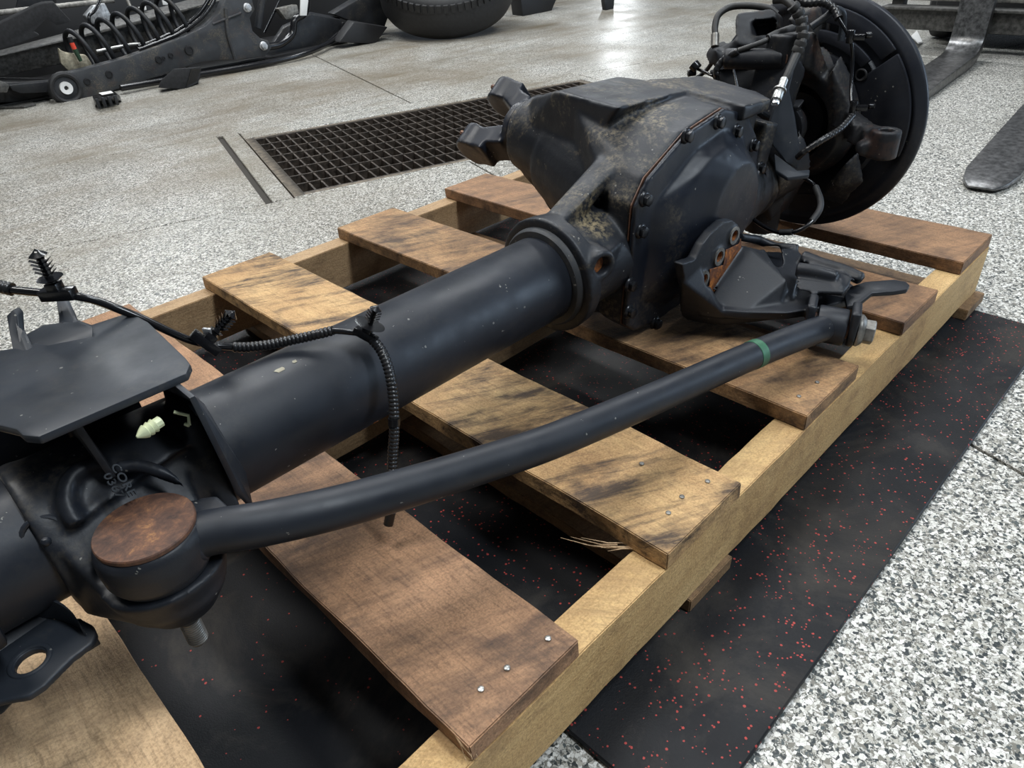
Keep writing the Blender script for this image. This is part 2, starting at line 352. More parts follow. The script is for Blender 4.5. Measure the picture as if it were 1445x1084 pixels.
for (u0, u1, v0, v1) in [(-8, 14, -8, VN), (-8, GU0 - .035, VN, VF), (GU1 + .03, 14, VN, VF), (-8, 14, VF, 14), (GU0 - .035, GU1 + .03, GV1 + .03, VF), (GU0 - .035, GU1 + .03, VN, GV0 - .03)]:
    b.prism([uv(u0, v0, -.062), uv(u1, v0, -.062), uv(u1, v1, -.062), uv(u0, v1, -.062)], (0, 0, -.04))
b.prism([uv(-8, -8, -.006), uv(14, -8, -.006), uv(14, VN + .01, -.006), uv(-8, VN + .01, -.006)], (0, 0, -.02))
b.prism([uv(-8, VF - .01, -.006), uv(14, VF - .01, -.006), uv(14, 14, -.006), uv(-8, 14, -.006)], (0, 0, -.02))
b.prism([uv(.18, VN, -.008), uv(.23, VN, -.008), uv(.23, VF, -.008), uv(.18, VF, -.008)], (0, 0, -.02))
b.build('joint_filler', M['joint'], floor, smooth=0)
b = MB(); d = .30
for (a0, a1, c0, c1) in [(GU0 - .06, GU0 - .03, GV0 - .06, GV1 + .06), (GU1 + .03, GU1 + .06, GV0 - .06, GV1 + .06), (GU0 - .06, GU1 + .06, GV0 - .06, GV0 - .03), (GU0 - .06, GU1 + .06, GV1 + .03, GV1 + .06)]:
    b.prism([uv(a0, c0, -.062), uv(a1, c0, -.062), uv(a1, c1, -.062), uv(a0, c1, -.062)], (0, 0, -d))
b.prism([uv(GU0 - .06, GV0 - .06, -.34), uv(GU1 + .06, GV0 - .06, -.34), uv(GU1 + .06, GV1 + .06, -.34), uv(GU0 - .06, GV1 + .06, -.34)], (0, 0, -.03))
b.build('drain_pit', M['pit'], floor, smooth=0)

# drain grate
gr = thing('floor_grate', 'rusty dark steel drain grate set flush in the terrazzo floor behind the pallet', 'grate', uv(GU0, GV0, -.03))
b = MB()
for (a0, a1, c0, c1) in [(GU0 - .033, GU0, GV0 - .03, GV1 + .03), (GU1, GU1 + .03, GV0 - .03, GV1 + .03), (GU0, GU1, GV0 - .03, GV0 - .008), (GU0, GU1, GV1 + .008, GV1 + .03)]:
    b.prism([uv(a0, c0, -.002), uv(a1, c0, -.002), uv(a1, c1, -.002), uv(a0, c1, -.002)], (0, 0, -.055))
b.build('grate_frame', M['gframe'], gr, bevel=.002, segs=1)
N1 = 9
for i in range(N1):
    v_ = GV0 + (GV1 - GV0) * i / (N1 - 1)
    if i == 0: lb = MB().prism([uv(GU0, GV0 - .0035, -.003), uv(GU1, GV0 - .0035, -.003), uv(GU1, GV0 + .0035, -.003), uv(GU0, GV0 + .0035, -.003)], (0, 0, -.03)).build('long_bar', M['grate'], gr, smooth=0); 
    else:
        o = lb.copy(); COL.objects.link(o); o.location = lb.location + V * (v_ - GV0)
N2 = 37
for i in range(1, N2):
    u_ = GU0 + (GU1 - GU0) * i / N2
    if i == 1: cb = MB().prism([uv(u_ - .003, GV0 - .008, -.005), uv(u_ + .003, GV0 - .008, -.005), uv(u_ + .003, GV1 + .008, -.005), uv(u_ - .003, GV1 + .008, -.005)], (0, 0, -.035)).build('cross_bar', M['grate'], gr, smooth=0); u1_ = u_
    else:
        o = cb.copy(); COL.objects.link(o); o.location = cb.location + U * (u_ - u1_)

# ================================================================== MATS
mt = MB().prism([(.128, -.132, 0), (1.222, -.132, 0), (1.235, 1.002, 0), (.128, 1.002, 0)], (0, 0, .008)).build('rubber_mat', M['mat'], None, bevel=.0015, segs=1,
    label='black rubber mat with red flecks sticking out along the right side of the pallet', category='mat', group='rubber mats')
mt2 = MB().prism([(-1.0, .025, 0), (.122, .025, 0), (.122, 1.002, 0), (-1.0, 1.002, 0)], (0, 0, .008)).build('rubber_mat', M['mat2'], None, bevel=.0015, segs=1,
    label='dusty black rubber mat under the near end of the pallet, below the ball joint', category='mat', group='rubber mats')

# ================================================================== PALLET
pal = thing('wooden_pallet', 'rough-sawn hardwood pallet carrying the black truck axle', 'pallet', (.5, .5, .008))
def plank(name, mat, c, d, rotz=0, jit=.0012, ax=1, bevel=.0012, seed=0, bow=0, wane=0):
    rnd = random.Random(seed); bm = bmesh.new(); n = max(8, int(d[ax] / .025)); L = d[ax]; h = [x / 2 for x in d]; o = 1 - ax
    rows = []
    offs = [noise.noise(Vector((seed * 3.1 + k, 0, .5))) for k in range(4)]
    for i in range(n + 1):
        t = -h[ax] + L * i / n; row = []
        for k, (a, z) in enumerate([(-1, -1), (1, -1), (1, 1), (-1, 1)]):
            ja = noise.noise(Vector((t * 9 + seed * 5, k * 7.3, 1))) * jit * 2 + noise.noise(Vector((t * 55 + seed, k * 3.3, 4))) * jit; jz = noise.noise(Vector((t * 8, k * 5.1, seed))) * jit * .8
            if wane and k == wane - 1: w_ = max(0, noise.noise(Vector((t * 5 + seed, 9, 2)))) * .02; ja -= a * w_
            q = [0, 0, 0]; q[ax] = t + (noise.noise(Vector((a * 3, z, seed))) * .002 if i in (0, n) else 0); q[o] = a * h[o] + ja; q[2] = z * h[2] + jz + bow * (1 - (t / h[ax]) ** 2)
            row.append(bm.verts.new(q))
        rows.append(row)
    for i in range(n):
        for k in range(4): bm.faces.new((rows[i][k], rows[i][(k + 1) % 4], rows[i + 1][(k + 1) % 4], rows[i + 1][k]))
    bm.faces.new(rows[0]); bm.faces.new(rows[-1][::-1]); bmesh.ops.recalc_face_normals(bm, faces=bm.faces)
    es = [e for e in bm.edges if e.calc_face_angle(0) > R(50)]
    bmesh.ops.bevel(bm, geom=es, offset=bevel, segments=2, affect='EDGES', clamp_overlap=True)
    me = bpy.data.meshes.new(name); bm.to_mesh(me); bm.free(); me.shade_smooth(); me.set_sharp_from_angle(angle=R(40)); me.materials.append(mat)
    ob = bpy.data.objects.new(name, me); COL.objects.link(ob); ob.parent = pal; ob.location = vec(c) - ORG[pal.name]; ob.rotation_euler = (0, 0, rotz); ORG[ob.name] = vec(c); return ob
ZT = .138; TB = .022
boards = [  # x0, x1, material, seed, label
    (-.300, -.135, 'w_pale', 1, 'pale fuzzy deck board at the near left corner'),
    (.0105, .138, 'w_red', 2, 'brown deck board with splintered corner'),
    (.269, .407, 'w_saw', 3, 'deck board with dark diagonal saw marks'),
    (.559, .704, 'w_stain', 4, 'darkly stained deck board under the bar end'),
    (.851, .984, 'w_dark', 5, None),
    (1.105, 1.254, 'w_dark', 6, None)]
BO = []
for (x0, x1, mm, sd, lb_) in boards:
    o = plank('deck_board', M[mm], ((x0 + x1) / 2, .5, ZT - TB / 2), (x1 - x0, 1.0 + .004 * math.sin(sd * 3), TB), 0, seed=sd)
    if lb_: o['label'] = lb_
    BO.append(o)
for (y, mm, sd) in [(.0205, 'w_str', 21), (.52, 'w_str2', 22), (.9825, 'w_str2', 23)]:
    plank('stringer', M[mm], (.44, y, .071), (1.63 if sd != 23 else 1.66, .040, .089), 0, ax=0, seed=sd, jit=.001, wane=0)
for (x0, x1, sd) in [(-.31, -.20, 31), (.318, .405, 32), (.80, .90, 33), (1.17, 1.262, 34)]:
    plank('bottom_board', M['w_low'], ((x0 + x1) / 2, .5, .0175), (x1 - x0, 1.03 if sd == 34 else (1.008 if sd == 32 else .985), .0185), 0, seed=sd, jit=.002)
def nail(board, x, y, r=.0028, mat='galv'):
    ob = MB().lathe((x, y, ZT + .0008), (0, 0, 1), [(r, -.003), (r, .0007), (r * .7, .0012), (0.0, .0013)], 10).build('nail', M[mat], board)
for (bi, pts) in {1: [(0.122, 0.021, 0.138), (0.078, 0.027, 0.138), (0.050, 0.029, 0.138)], 2: [(0.316, 0.031, 0.138), (0.345, 0.034, 0.138), (0.383, 0.027, 0.138), (0.361, 0.097, 0.138)], 3: [(0.633, 0.024, 0.138), (0.590, 0.027, 0.138)]}.items():
    for q in pts: nail(BO[bi], q[0], q[1], mat='steel' if bi == 1 else 'galv')
for k in range(9):
    x = .0125 + .0022 * k * .6; y = .002 + .004 * (k % 3); L = .016 + .012 * random.random()
    MB().tube([(x, y + L, ZT - .001), (x - .001 + random.uniform(-.002, .002), y + L * .4, ZT - .004), (x - .003 + random.uniform(-.004, .004), y - .004, ZT - .010 - .012 * random.random())], [.0009, .0008, .0002], 5).build('splinter', M['w_pale'], BO[1])
for k in range(7):
    x = .262 - .004 * k * random.random(); y = .035 + .004 * k
    MB().tube([(x + .012, y, .117), (x, y + .012, .1185), (x - .014, y + .02 + .004 * k, .1195 + .002 * random.random())], [.0010, .0008, .0002], 5).build('splinter', M['w_pale'], BO[2])

# ================================================================== AXLE
AX = Vector((.44, .32, .138)); AY, AZ, TR = .32, .268, .0545
axle = thing('truck_front_axle', 'black truck front axle with a bolted differential cover, lying along the wooden pallet', 'axle', AX)
tube = MB().lathe((-.42, AY, AZ), (1, 0, 0), [(TR - .006, 0), (TR, .001), (TR, .12), (TR, .88), (TR - .003, .885), (TR - .003, .9)], 72).build('axle_tube', M['tube'], axle)
def tpatch(x, a0, w, h, name, mat):
    ob = MB(); P = []
    for k in range(9):
        t = 2 * PI * k / 9; rr_ = .75 + .5 * noise.noise(Vector((x * 90, k * 1.7, a0)))
        a = R(a0) + h * rr_ * math.sin(t); xx = x + w * rr_ * math.cos(t); P.append(Vector((xx, AY - math.cos(a) * (TR + .0004), AZ + math.sin(a) * (TR + .0004))))
    c_ = sum(P, Vector()) / 9; d_ = Vector((0, AY - c_.y, AZ - c_.z)).normalized() * .0015
    ob.prism(P, d_); return ob.build(name, M[mat], axle, smooth=60)
tpatch(.135, -52, .006, .06, 'rust_patch', 'orange'); tpatch(.150, -46, .004, .05, 'rust_patch', 'orange'); tpatch(.142, -60, .007, .04, 'paint_flake', 'galv')
tpatch(.075, 74, .006, .07, 'tan_scuff', 'dusty_pan'); tpatch(.092, 76, .003, .05, 'tan_scuff', 'dusty_pan')
# housing -- everything in a frame pitched 4 degrees about the tube axis
def rp(x, y, z, a=R(3.5)):
    y_, z_ = y - AY, z - AZ; return (x, AY + y_ * math.cos(a) - z_ * math.sin(a), AZ + y_ * math.sin(a) + z_ * math.cos(a))
FL = [(.550, .176), (.550, .348), (.572, .378), (.648, .415), (.735, .428), (.800, .408), (.853, .352), (.858, .25), (.838, .185), (.80, .155), (.62, .147), (.575, .155)]   # cover outline in x,z
def flp(y, s=1.0, cx=.70, cz=.285, dx=0, dz=0): return [rp(cx + (x - cx) * s + dx, y, cz + (z - cz) * s + dz) for x, z in FL]
b = MB()
b.hull(flp(.268) + flp(.300) + [rp(.62, .42, .42), rp(.80, .42, .42), rp(.79, .42, .22), rp(.62, .42, .22), rp(.66, .43, .19), rp(.75, .43, .19)])
b.hull([rp(.61, .34, .44), rp(.80, .34, .43), rp(.625, .46, .438), rp(.77, .46, .432), rp(.62, .44, .30), rp(.79, .44, .30), rp(.66, .54, .408), rp(.71, .54, .408), rp(.64, .545, .36), rp(.73, .545, .36)])
b.cyl(rp(.69, .36, .30), rp(.685, .50, .335), .115, .072, 32)
b.cyl(rp(.686, .48, .335), rp(.684, .565, .348), .070, .058, 32)
b.cyl(rp(.684, .55, .348), rp(.684, .575, .348), .047, .047, 32)
b.hull([rp(.675, .545, .32), rp(.695, .545, .32), rp(.675, .44, .20), rp(.695, .44, .20), rp(.66, .40, .25), rp(.71, .40, .25), rp(.655, .56, .29), rp(.70, .56, .27)])
b.hull([rp(.668, .57, .30), rp(.70, .57, .30), rp(.655, .50, .245), rp(.70, .50, .235), rp(.66, .42, .22), rp(.72, .42, .22)])
# bell towards the tube
b.cyl((.462, AY, AZ), (.60, AY, AZ), .063, .061, 40)
b.hull([(.50, AY + .0, AZ + .055), (.50, AY + .05, AZ + .03), (.60, AY + .01, AZ + .10), (.61, AY + .06, AZ + .08), (.50, AY + .05, AZ - .03), (.60, AY + .10, AZ - .08), (.60, AY, AZ - .10), (.50, AY, AZ - .055), (.60, AY + .0, AZ)])
b.cyl((.450, AY, AZ), (.476, AY, AZ), .0765, .0745, 48)
b.hull([(.462, AY - .013, AZ + .066), (.462, AY + .017, AZ + .066), (.630, AY - .018, .402), (.630, AY + .018, .408), (.60, AY + .0, .36), (.60, AY + .045, .36), (.462, AY - .013, AZ + .04), (.462, AY + .017, AZ + .04)])
b.hull([(.47, AY - .008, AZ - .05), (.47, AY + .012, AZ - .05), (.47, AY - .008, AZ - .07), (.47, AY + .012, AZ - .07), (.58, AY - .01, .17), (.58, AY + .015, .17), (.58, AY - .01, .22)])
# fill plug boss
BP = Vector((0.475, 0.244, 0.295)); b.cyl(BP + Vector((.012, .05, .0)), BP, .022, .0195, 24)
b.hull([BP + Vector((.0, .004, .012)), BP + Vector((.0, .004, -.012)), Vector((.552, .268, .30)), Vector((.552, .268, .262)), BP + Vector((.02, .03, 0)), Vector((.56, .29, .28))])
# right hand side: flat topped actuator block and tube
b.hull([rp(.77, .250, .426), rp(.845, .250, .420), rp(.868, .28, .420), rp(.885, .39, .424), rp(.77, .41, .436), rp(.77, .250, .405), rp(.845, .252, .404), rp(.868, .28, .400), rp(.885, .39, .40), rp(.77, .41, .40)])
b.hull([rp(.80, .27, .41), rp(.848, .268, .41), rp(.865, .37, .41), rp(.80, .38, .41), rp(.80, .27, .22), rp(.845, .27, .24), rp(.86, .37, .22), rp(.80, .37, .22)])
b.hull([rp(.855, .255, .385), rp(.895, .255, .375), rp(.90, .33, .375), rp(.86, .33, .385), rp(.855, .262, .25), rp(.885, .262, .26), rp(.89, .33, .25)])
b.cyl((.80, AY, AZ), (.93, AY, AZ), .088, .066, 36)
b.cyl((.92, AY, AZ), (.935, AY, AZ), .071, .071, 36)
cut = MB().cyl(BP + Vector((.0, -.02, 0)), BP + Vector((0, .016, .0)), .0112, n=20)
b.cast('differential_housing', M['cast'], axle, .0028, 7, cut)
# brass coloured seal at the mouth of the housing
MB().lathe((.4415, AY, AZ), (1, 0, 0), [(TR, .0), (TR + .0075, .0005), (TR + .010, .004), (TR + .011, .010)], 60).build('tube_seal', M['dirty'], axle)
MB().cyl(BP + Vector((0, .010, 0)), BP + Vector((0, .016, 0)), .012, n=16).build('fill_plug', M['orange'], axle)
# gasket + cover
MB().prism(flp(.2665, .9985), Vector(rp(0, .268, 0)) - Vector(rp(0, .2665, 0))).build('cover_gasket', M['rust'], axle)
b = MB(); b.hull(flp(.266) + flp(.2585))
inner = [(.578, .195), (.578, .335), (.66, .385), (.735, .398), (.80, .37), (.828, .32), (.828, .23), (.79, .18), (.63, .172)]
b.hull([rp(x, .262, z) for x, z in inner] + [rp(.742 + .058 * math.cos(a), .222, .300 + .062 * math.sin(a)) for a in [k * PI / 10 for k in range(20)]] + [rp(.717 + .100 * math.cos(a), .240, .285 + .100 * math.sin(a)) for a in [k * PI / 10 for k in range(20)]])
b.hull([rp(x, .26, z) for x, z in [(.67, .39), (.74, .402), (.80, .375), (.75, .34)]] + [rp(x, .232, z) for x, z in [(.71, .375), (.765, .365)]])
cover = b.cast('differential_cover', M['cover'], axle, .0024, 12)
for px in [(0.644, 0.255, 0.410), (0.718, 0.258, 0.411), (0.771, 0.258, 0.387), (0.829, 0.260, 0.354), (0.566, 0.255, 0.350), (0.564, 0.257, 0.308), (0.551, 0.260, 0.236), (0.555, 0.262, 0.193), (0.625, 0.264, 0.144), (0.864, 0.262, 0.311)]:
    c_ = Vector(px); c_.y = Vector(rp(c_.x, .2585, c_.z)).y + .001
    ax_ = Vector(rp(0, -1, 0)) - Vector(rp(0, 0, 0))
    hexhead(MB(), c_, ax_, .0078, .0105, .0105, .4).build('cover_bolt', M['bolt'], axle, bevel=.0006, segs=1)
c_ = Vector(rp(.868, .262, .295)); MB().lathe(c_, (0, -1, 0), [(.011, -.012), (.0225, -.012), (.0225, .006), (.020, .010), (.013, .010), (.011, .006)], 28, True).build('lifting_eye', M['cover'], axle)
MB().lathe((0.805, 0.400, 0.418), (0, 0, 1), [(.009, -.012), (.009, 0), (.0055, .001), (.0055, .006), (.004, .008)], 12).build('breather_fitting', M['steel'], axle)
# pinion yoke
Y0 = Vector(rp(.684, .575, .348)); d1 = Vector((.80, .0, .60)).normalized(); yv = (Vector(rp(0, 1, 0)) - Vector(rp(0, 0, 0)))
n1 = yv.cross(d1)
b = MB(); b.cyl(Y0, Y0 + yv * .014, .043, .044, 32)
cut = MB()
for s_ in (-1, 1):
    base = Y0 + yv * .012
    b.hull([base + d1 * s_ * a + n1 * c_ + yv * e for a in (.012, .046) for c_ in (-.024, .024) for e in (-.002, .010)] + [base + d1 * s_ * a + n1 * c_ + yv * .045 for a in (.028, .058) for c_ in (-.026, .026)])
    b.hull([base + d1 * s_ * a + n1 * c_ + yv * e for a in (.030, .066) for c_ in (-.026, .026) for e in (.026, .076)])
    b.cyl(base + d1 * s_ * .028 + yv * .066, base + d1 * s_ * .068 + yv * .066, .029, n=28)
    cut.cyl(base + d1 * s_ * .02 + yv * .078, base + d1 * s_ * .085 + yv * .078, .0160, n=28)
    cut.hull([base + d1 * s_ * a + n1 * c_ + yv * e for a in (.02, .075) for c_ in (-.03, .03) for e in (.090, .13)])
b.cast('pinion_yoke', M['cover'], axle, .0022, 8, cut)
for s_ in (-1, 1):
    base = Y0 + yv * .012
    f_, u_, w_ = MB().frame(d1 * s_)
    b = MB(); c_ = base + d1 * s_ * .048 + yv * .078
    for k in range(13):
        a0, a1 = PI * k / 13, PI * (k + 1) / 13
        q = []
        for a in (a0, a1):
            for r_ in (.0138, .0158):
                q.append(c_ + n1 * math.cos(a) * r_ - yv * math.sin(a) * r_)
        h_ = d1 * .0125
        b.add([q[0] - h_, q[1] - h_, q[3] - h_, q[2] - h_, q[0] + h_, q[1] + h_, q[3] + h_, q[2] + h_], [(0, 1, 2, 3), (7, 6, 5, 4), (0, 4, 5, 1), (3, 2, 6, 7), (0, 3, 7, 4), (1, 5, 6, 2)])
    b.build('bearing_seat', M['rust'] if s_ < 0 else M['steel'], axle)
    for q in (-.020, .020):
        MB().tube([c_ + n1 * q - d1 * s_ * .0 + yv * -.002, c_ + n1 * q + yv * .010], .0045, 8).build('strap_stud', M['rust'], axle)

# ---- spring seat on the near side
sp_ = [(-0.146, 0.359, 0.385), (-0.122, 0.425, 0.385), (-0.089, 0.404, 0.385), (-0.009, 0.395, 0.385), (-0.004, 0.383, 0.385), (-0.002, 0.362, 0.385), (-0.007, 0.277, 0.385), (-0.009, 0.264, 0.385), (-0.017, 0.253, 0.385), (-0.120, 0.255, 0.385), (-0.127, 0.266, 0.385), (-0.128, 0.277, 0.385), (-0.146, 0.318, 0.385)]
MB().prism(sp_, (0, 0, -.007)).build('spring_seat_plate', M['plate'], axle, bevel=.0015)
def plate(pts, off, name='gusset', mat='plate', bevel=.001, parent=None, **k): return MB().prism(pts, off).build(name, M[mat], parent or axle, bevel=bevel, **k)
plate([(-.028, .228, .379), (-.028, .400, .379), (-.010, .385, .31), (-.004, .30, .325), (-.002, .262, .268), (-.006, .258, .235), (-.014, .252, .26)], (.0045, 0, 0))
plate([(-.098, .270, .379), (-.098, .40, .379), (-.092, .385, .30), (-.088, .285, .305), (-.092, .268, .320)], (.005, 0, 0), mat='knuckle')
plate([(-.16, .395, .379), (-.03, .395, .379), (-.03, .375, .30), (-.16, .375, .30)], (0, .004, 0), mat='plate')
plate([(-0.103, 0.386, 0.377), (-0.091, 0.427, 0.390), (-0.087, 0.435, 0.402), (-0.081, 0.433, 0.406), (-0.080, 0.429, 0.402), (-0.086, 0.422, 0.390), (-0.090, 0.388, 0.384)], (.006, .003, 0), 'hook_tab')
plate([(-0.047, 0.439, 0.402), (-0.042, 0.432, 0.399), (-0.045, 0.416, 0.389), (-0.052, 0.384, 0.383), (-0.065, 0.397, 0.384), (-0.053, 0.424, 0.389)], (.004, .004, 0), 'upright_tab')
plate([(-0.090, 0.421, 0.384), (-0.068, 0.421, 0.388), (-0.045, 0.401, 0.390), (-0.040, 0.380, 0.390), (-0.045, 0.372, 0.384), (-0.098, 0.394, 0.382)], (.002, .006, -.001), 'rear_lip')
# cream push clip through the gusset
c_ = Vector((-0.048, 0.246, 0.361)); b = MB(); dx = Vector((-.018, -.004, -.001))
b.tube([c_, c_ + dx * .25, c_ + dx * .3, c_ + dx * .45, c_ + dx * .5, c_ + dx * .65, c_ + dx * .7, c_ + dx * .85, c_ + dx * 1.1], [.0045, .0045, .0058, .0045, .0058, .0045, .0056, .0042, .001], 10)
b.build('push_clip', M['cream'], axle, label='cream plastic push clip')
b = MB(); q = [Vector((-0.035, 0.255, 0.358)), Vector((-0.027, 0.251, 0.352)), Vector((-0.030, 0.247, 0.346))]
b.tube(q, .0014, 6); b.tube([q[2], Vector((-0.032, 0.250, 0.347))], .0014, 6); b.build('clip_head', M['cream'], axle)

# ---- cast yoke around the tube that holds the ball joint
JC = Vector((-.092, .213, .300)); b = MB()
b.cyl((-.145, AY, AZ), (-.012, AY, AZ), .061, .0585, 48)
b.cyl((-.150, AY, AZ), (-.138, AY, AZ), .0625, .0625, 48)
ring_ = []
b.hull([(-.128, .30, .318), (-.045, .30, .328), (-.132, .262, .30), (-.03, .268, .315), (-.128, .29, .30), (-.03, .30, .30)])
b.cyl(JC + Vector((.002, .006, -.036)), JC + Vector((.002, .004, -.066)), .047, .038, 40)
b.hull([(-.145, .27, .30), (-.040, .27, .30), (-.150, .27, .215), (-.045, .27, .215), (-.130, .205, .252), (-.05, .205, .252), (-.12, .195, .235), (-.07, .195, .23)])
b.cyl(JC + Vector((.002, 0, -.055)), JC + Vector((.002, 0, -.078)), .039, .026, 36)
b.hull([(-.028, .275, .33), (-.012, .275, .33), (-.028, .25, .245), (-.012, .25, .245), (-.02, .33, .345), (-.012, .33, .335), (-.03, .30, .25)])
b.tube(spline([(-0.125, 0.259, 0.303), (-0.123, 0.275, 0.314), (-0.114, 0.287, 0.322), (-0.101, 0.291, 0.325), (-0.086, 0.288, 0.323)], 8), .007, 10)
b.tube(spline([(-0.086, 0.272, 0.324), (-0.073, 0.266, 0.323), (-0.060, 0.251, 0.315), (-0.056, 0.228, 0.302)], 8), .006, 10)
cut = MB().cyl(JC + Vector((0, 0, -.032)), JC + Vector((0, 0, .06)), .0455, n=40)
cast_ = b.cast('ball_joint_knuckle', M['knob'], axle, .0022, 18, cut)
def letters(txt, loc, xdir, ydir, size, mat, parent, name, ext=.0004, bold=.012, **tags):
    cu = bpy.data.curves.new('txt', 'FONT'); cu.body = txt; cu.size = size; cu.extrude = ext; cu.offset = size * bold; cu.align_x = 'CENTER'; cu.resolution_u = 3
    t = bpy.data.objects.new('txt', cu); COL.objects.link(t); bpy.context.view_layer.update()
    me = bpy.data.meshes.new_from_object(t.evaluated_get(bpy.context.evaluated_depsgraph_get())); bpy.data.objects.remove(t)
    o = bpy.data.objects.new(name, me); COL.objects.link(o); o.parent = parent; x = vec(xdir).normalized(); z = x.cross(vec(ydir)).normalized(); y = z.cross(x)
    o.matrix_local = Matrix.Translation(vec(loc) - ORG[parent.name]) @ Matrix((x, y, z)).transposed().to_4x4(); me.materials.clear(); me.materials.append(mat)
    for k, v in tags.items(): o[k] = v
    return o
xd = Vector((-0.089, 0.250, 0.315)) - Vector((-0.089, 0.261, 0.328)); yd = Vector((-0.082, 0.260, 0.324)) - Vector((-0.091, 0.255, 0.328))
letters('CORE', (-0.089, 0.248, 0.328), xd, yd, .0105, M['dirty'], axle, 'cast_lettering')
letters('0367', (-0.096, 0.250, 0.326), xd, yd, .0105, M['dirty'], axle, 'cast_lettering')
b = MB(); b.ball((-0.146, 0.267, 0.297), (.004, .004, .004), 10); b.ball((-0.141, 0.281, 0.305), (.003, .003, .003), 10); b.torus((-0.145, 0.274, 0.298), Vector((-.3, -.9, .35)), .014, .0022, 24, 8); b.build('weld_mark', M['tube'], axle)
b = MB().cyl((-.32, .255, .27), (-.196, .262, .262), .020, .022, 28); b.build('cross_pin', M['tube'], axle, bevel=.004)
# lower link bracket at the near left corner
pts = [(-0.243, 0.246, 0.215), (-0.218, 0.235, 0.215), (-0.203, 0.224, 0.215), (-0.192, 0.225, 0.215), (-0.171, 0.234, 0.215), (-0.155, 0.237, 0.215), (-0.149, 0.243, 0.215), (-0.148, 0.254, 0.215), (-0.153, 0.270, 0.215), (-0.174, 0.292, 0.215), (-0.227, 0.319, 0.215)]
b = MB().prism(pts, (0, 0, -.006)); hc = Vector((-0.193, 0.256, 0.215)); cut = MB().cyl(hc + Vector((0, 0, .02)), hc - Vector((0, 0, .02)), .0105, n=24)
lk = b.cast('link_bracket', M['plate'], axle, .0013, 2, cut)
MB().torus(hc + Vector((0, 0, .0002)), (0, 0, 1), .0135, .002, 28, 8, .6).build('hole_rim', M['plate'], axle)
b = MB(); arc = spline([(-0.209, 0.316, 0.237), (-0.191, 0.305, 0.239), (-0.172, 0.290, 0.240), (-0.160, 0.269, 0.239), (-0.155, 0.252, 0.232), (-0.156, 0.247, 0.222)], 6)
n_ = len(arc)
b.add(arc + [p_ + Vector((0, -.001, -.024)) for p_ in arc] + [p_ + Vector((0, .006, 0)) for p_ in arc] + [p_ + Vector((0, .005, -.024)) for p_ in arc],
      [(i, i + 1, n_ + i + 1, n_ + i) for i in range(n_ - 1)] + [(2 * n_ + i + 1, 2 * n_ + i, 3 * n_ + i, 3 * n_ + i + 1) for i in range(n_ - 1)] + [(i + 1, i, 2 * n_ + i, 2 * n_ + i + 1) for i in range(n_ - 1)] + [(n_ + i, n_ + i + 1, 3 * n_ + i + 1, 3 * n_ + i) for i in range(n_ - 1)] + [(0, n_, 3 * n_, 2 * n_), (n_ - 1, 2 * n_ - 1 + 0, 4 * n_ - 1, 3 * n_ - 1)])
b.build('bracket_side', M['plate'], axle)
MB().box(Vector((-0.156, 0.249, 0.207)), (.012, .008, .012)).build('bracket_tab', M['plate'], axle, bevel=.001)
MB().hull([(-0.233, 0.262, 0.208), (-0.210, 0.236, 0.208), (-0.214, 0.254, 0.190), (-0.224, 0.242, 0.196), (-0.240, 0.265, 0.190)]).build('bracket_foot', M['plate'], axle, bevel=.002)
# tube to bracket web
MB().hull([(-.26, .33, .25), (-.17, .33, .235), (-.26, .27, .212), (-.165, .285, .212), (-.26, .33, .212), (-.165, .32, .213)]).build('bracket_web', M['tube'], axle, bevel=.003)

# ---- wheel end
SX, SY, SZ, SR = 1.10, .300, .332, .190
prof = [(.060, .012), (.075, .012), (.078, .006), (.105, .006), (.110, .010), (.128, .010), (.132, .002), (.165, .002), (.170, .006), (.178, .004), (.186, .0), (.1895, -.006), (.1915, -.004), (.1912, .001), (.189, .0045), (.182, .006), (.178, .009), (.172, .009), (.168, .006), (.163, .006), (.134, .006), (.129, .014), (.108, .014), (.104, .010), (.079, .010), (.076, .016), (.060, .016)]
prof = [(r_, -h_) for r_, h_ in prof]
sh = MB().lathe((SX, SY, SZ), (1, 0, 0), prof, 96, True).build('dust_shield', M['shield'], axle, smooth=50)
MB().lathe((SX + .010, SY, SZ), (1, 0, 0), [(.03, 0), (.165, 0), (.165, .022), (.03, .022)], 80, True).build('brake_rotor', M['frame'], axle, bevel=.001)
b = MB(); b.lathe((SX, SY, SZ), (1, 0, 0), [(0, -.035), (.045, -.035), (.060, -.01), (.062, .03), (.058, .07), (.03, .09), (0, .09)], 40); b.build('wheel_hub', M['knuckle'], axle)
def onsh(a, r_, dx=0): return Vector((SX - .012 + dx, SY - math.cos(R(a)) * r_, SZ + math.sin(R(a)) * r_))
def sector(a0, a1, r0, r1, dx=0, th=.006, name='pressed_panel', n=14, mat='shield'):
    P = [onsh(a0 + (a1 - a0) * k / n, r1, dx) for k in range(n + 1)] + [onsh(a1 + (a0 - a1) * k / n, r0, dx) for k in range(n + 1)]
    return MB().prism(P, (-th, 0, 0)).build(name, M[mat], axle, bevel=.002)
sector(-13, 40, .088, .173, -.0005, .007, n=24); sector(46, 96, .120, .138, -.001, .008); sector(42, 100, .148, .173, 0, .006); sector(58, 100, .088, .108, -.001, .008)
MB().torus(onsh(42, .115, -.008), (1, 0, 0), .008, .002, 20, 8).build('shield_hole', M['dark'], axle)
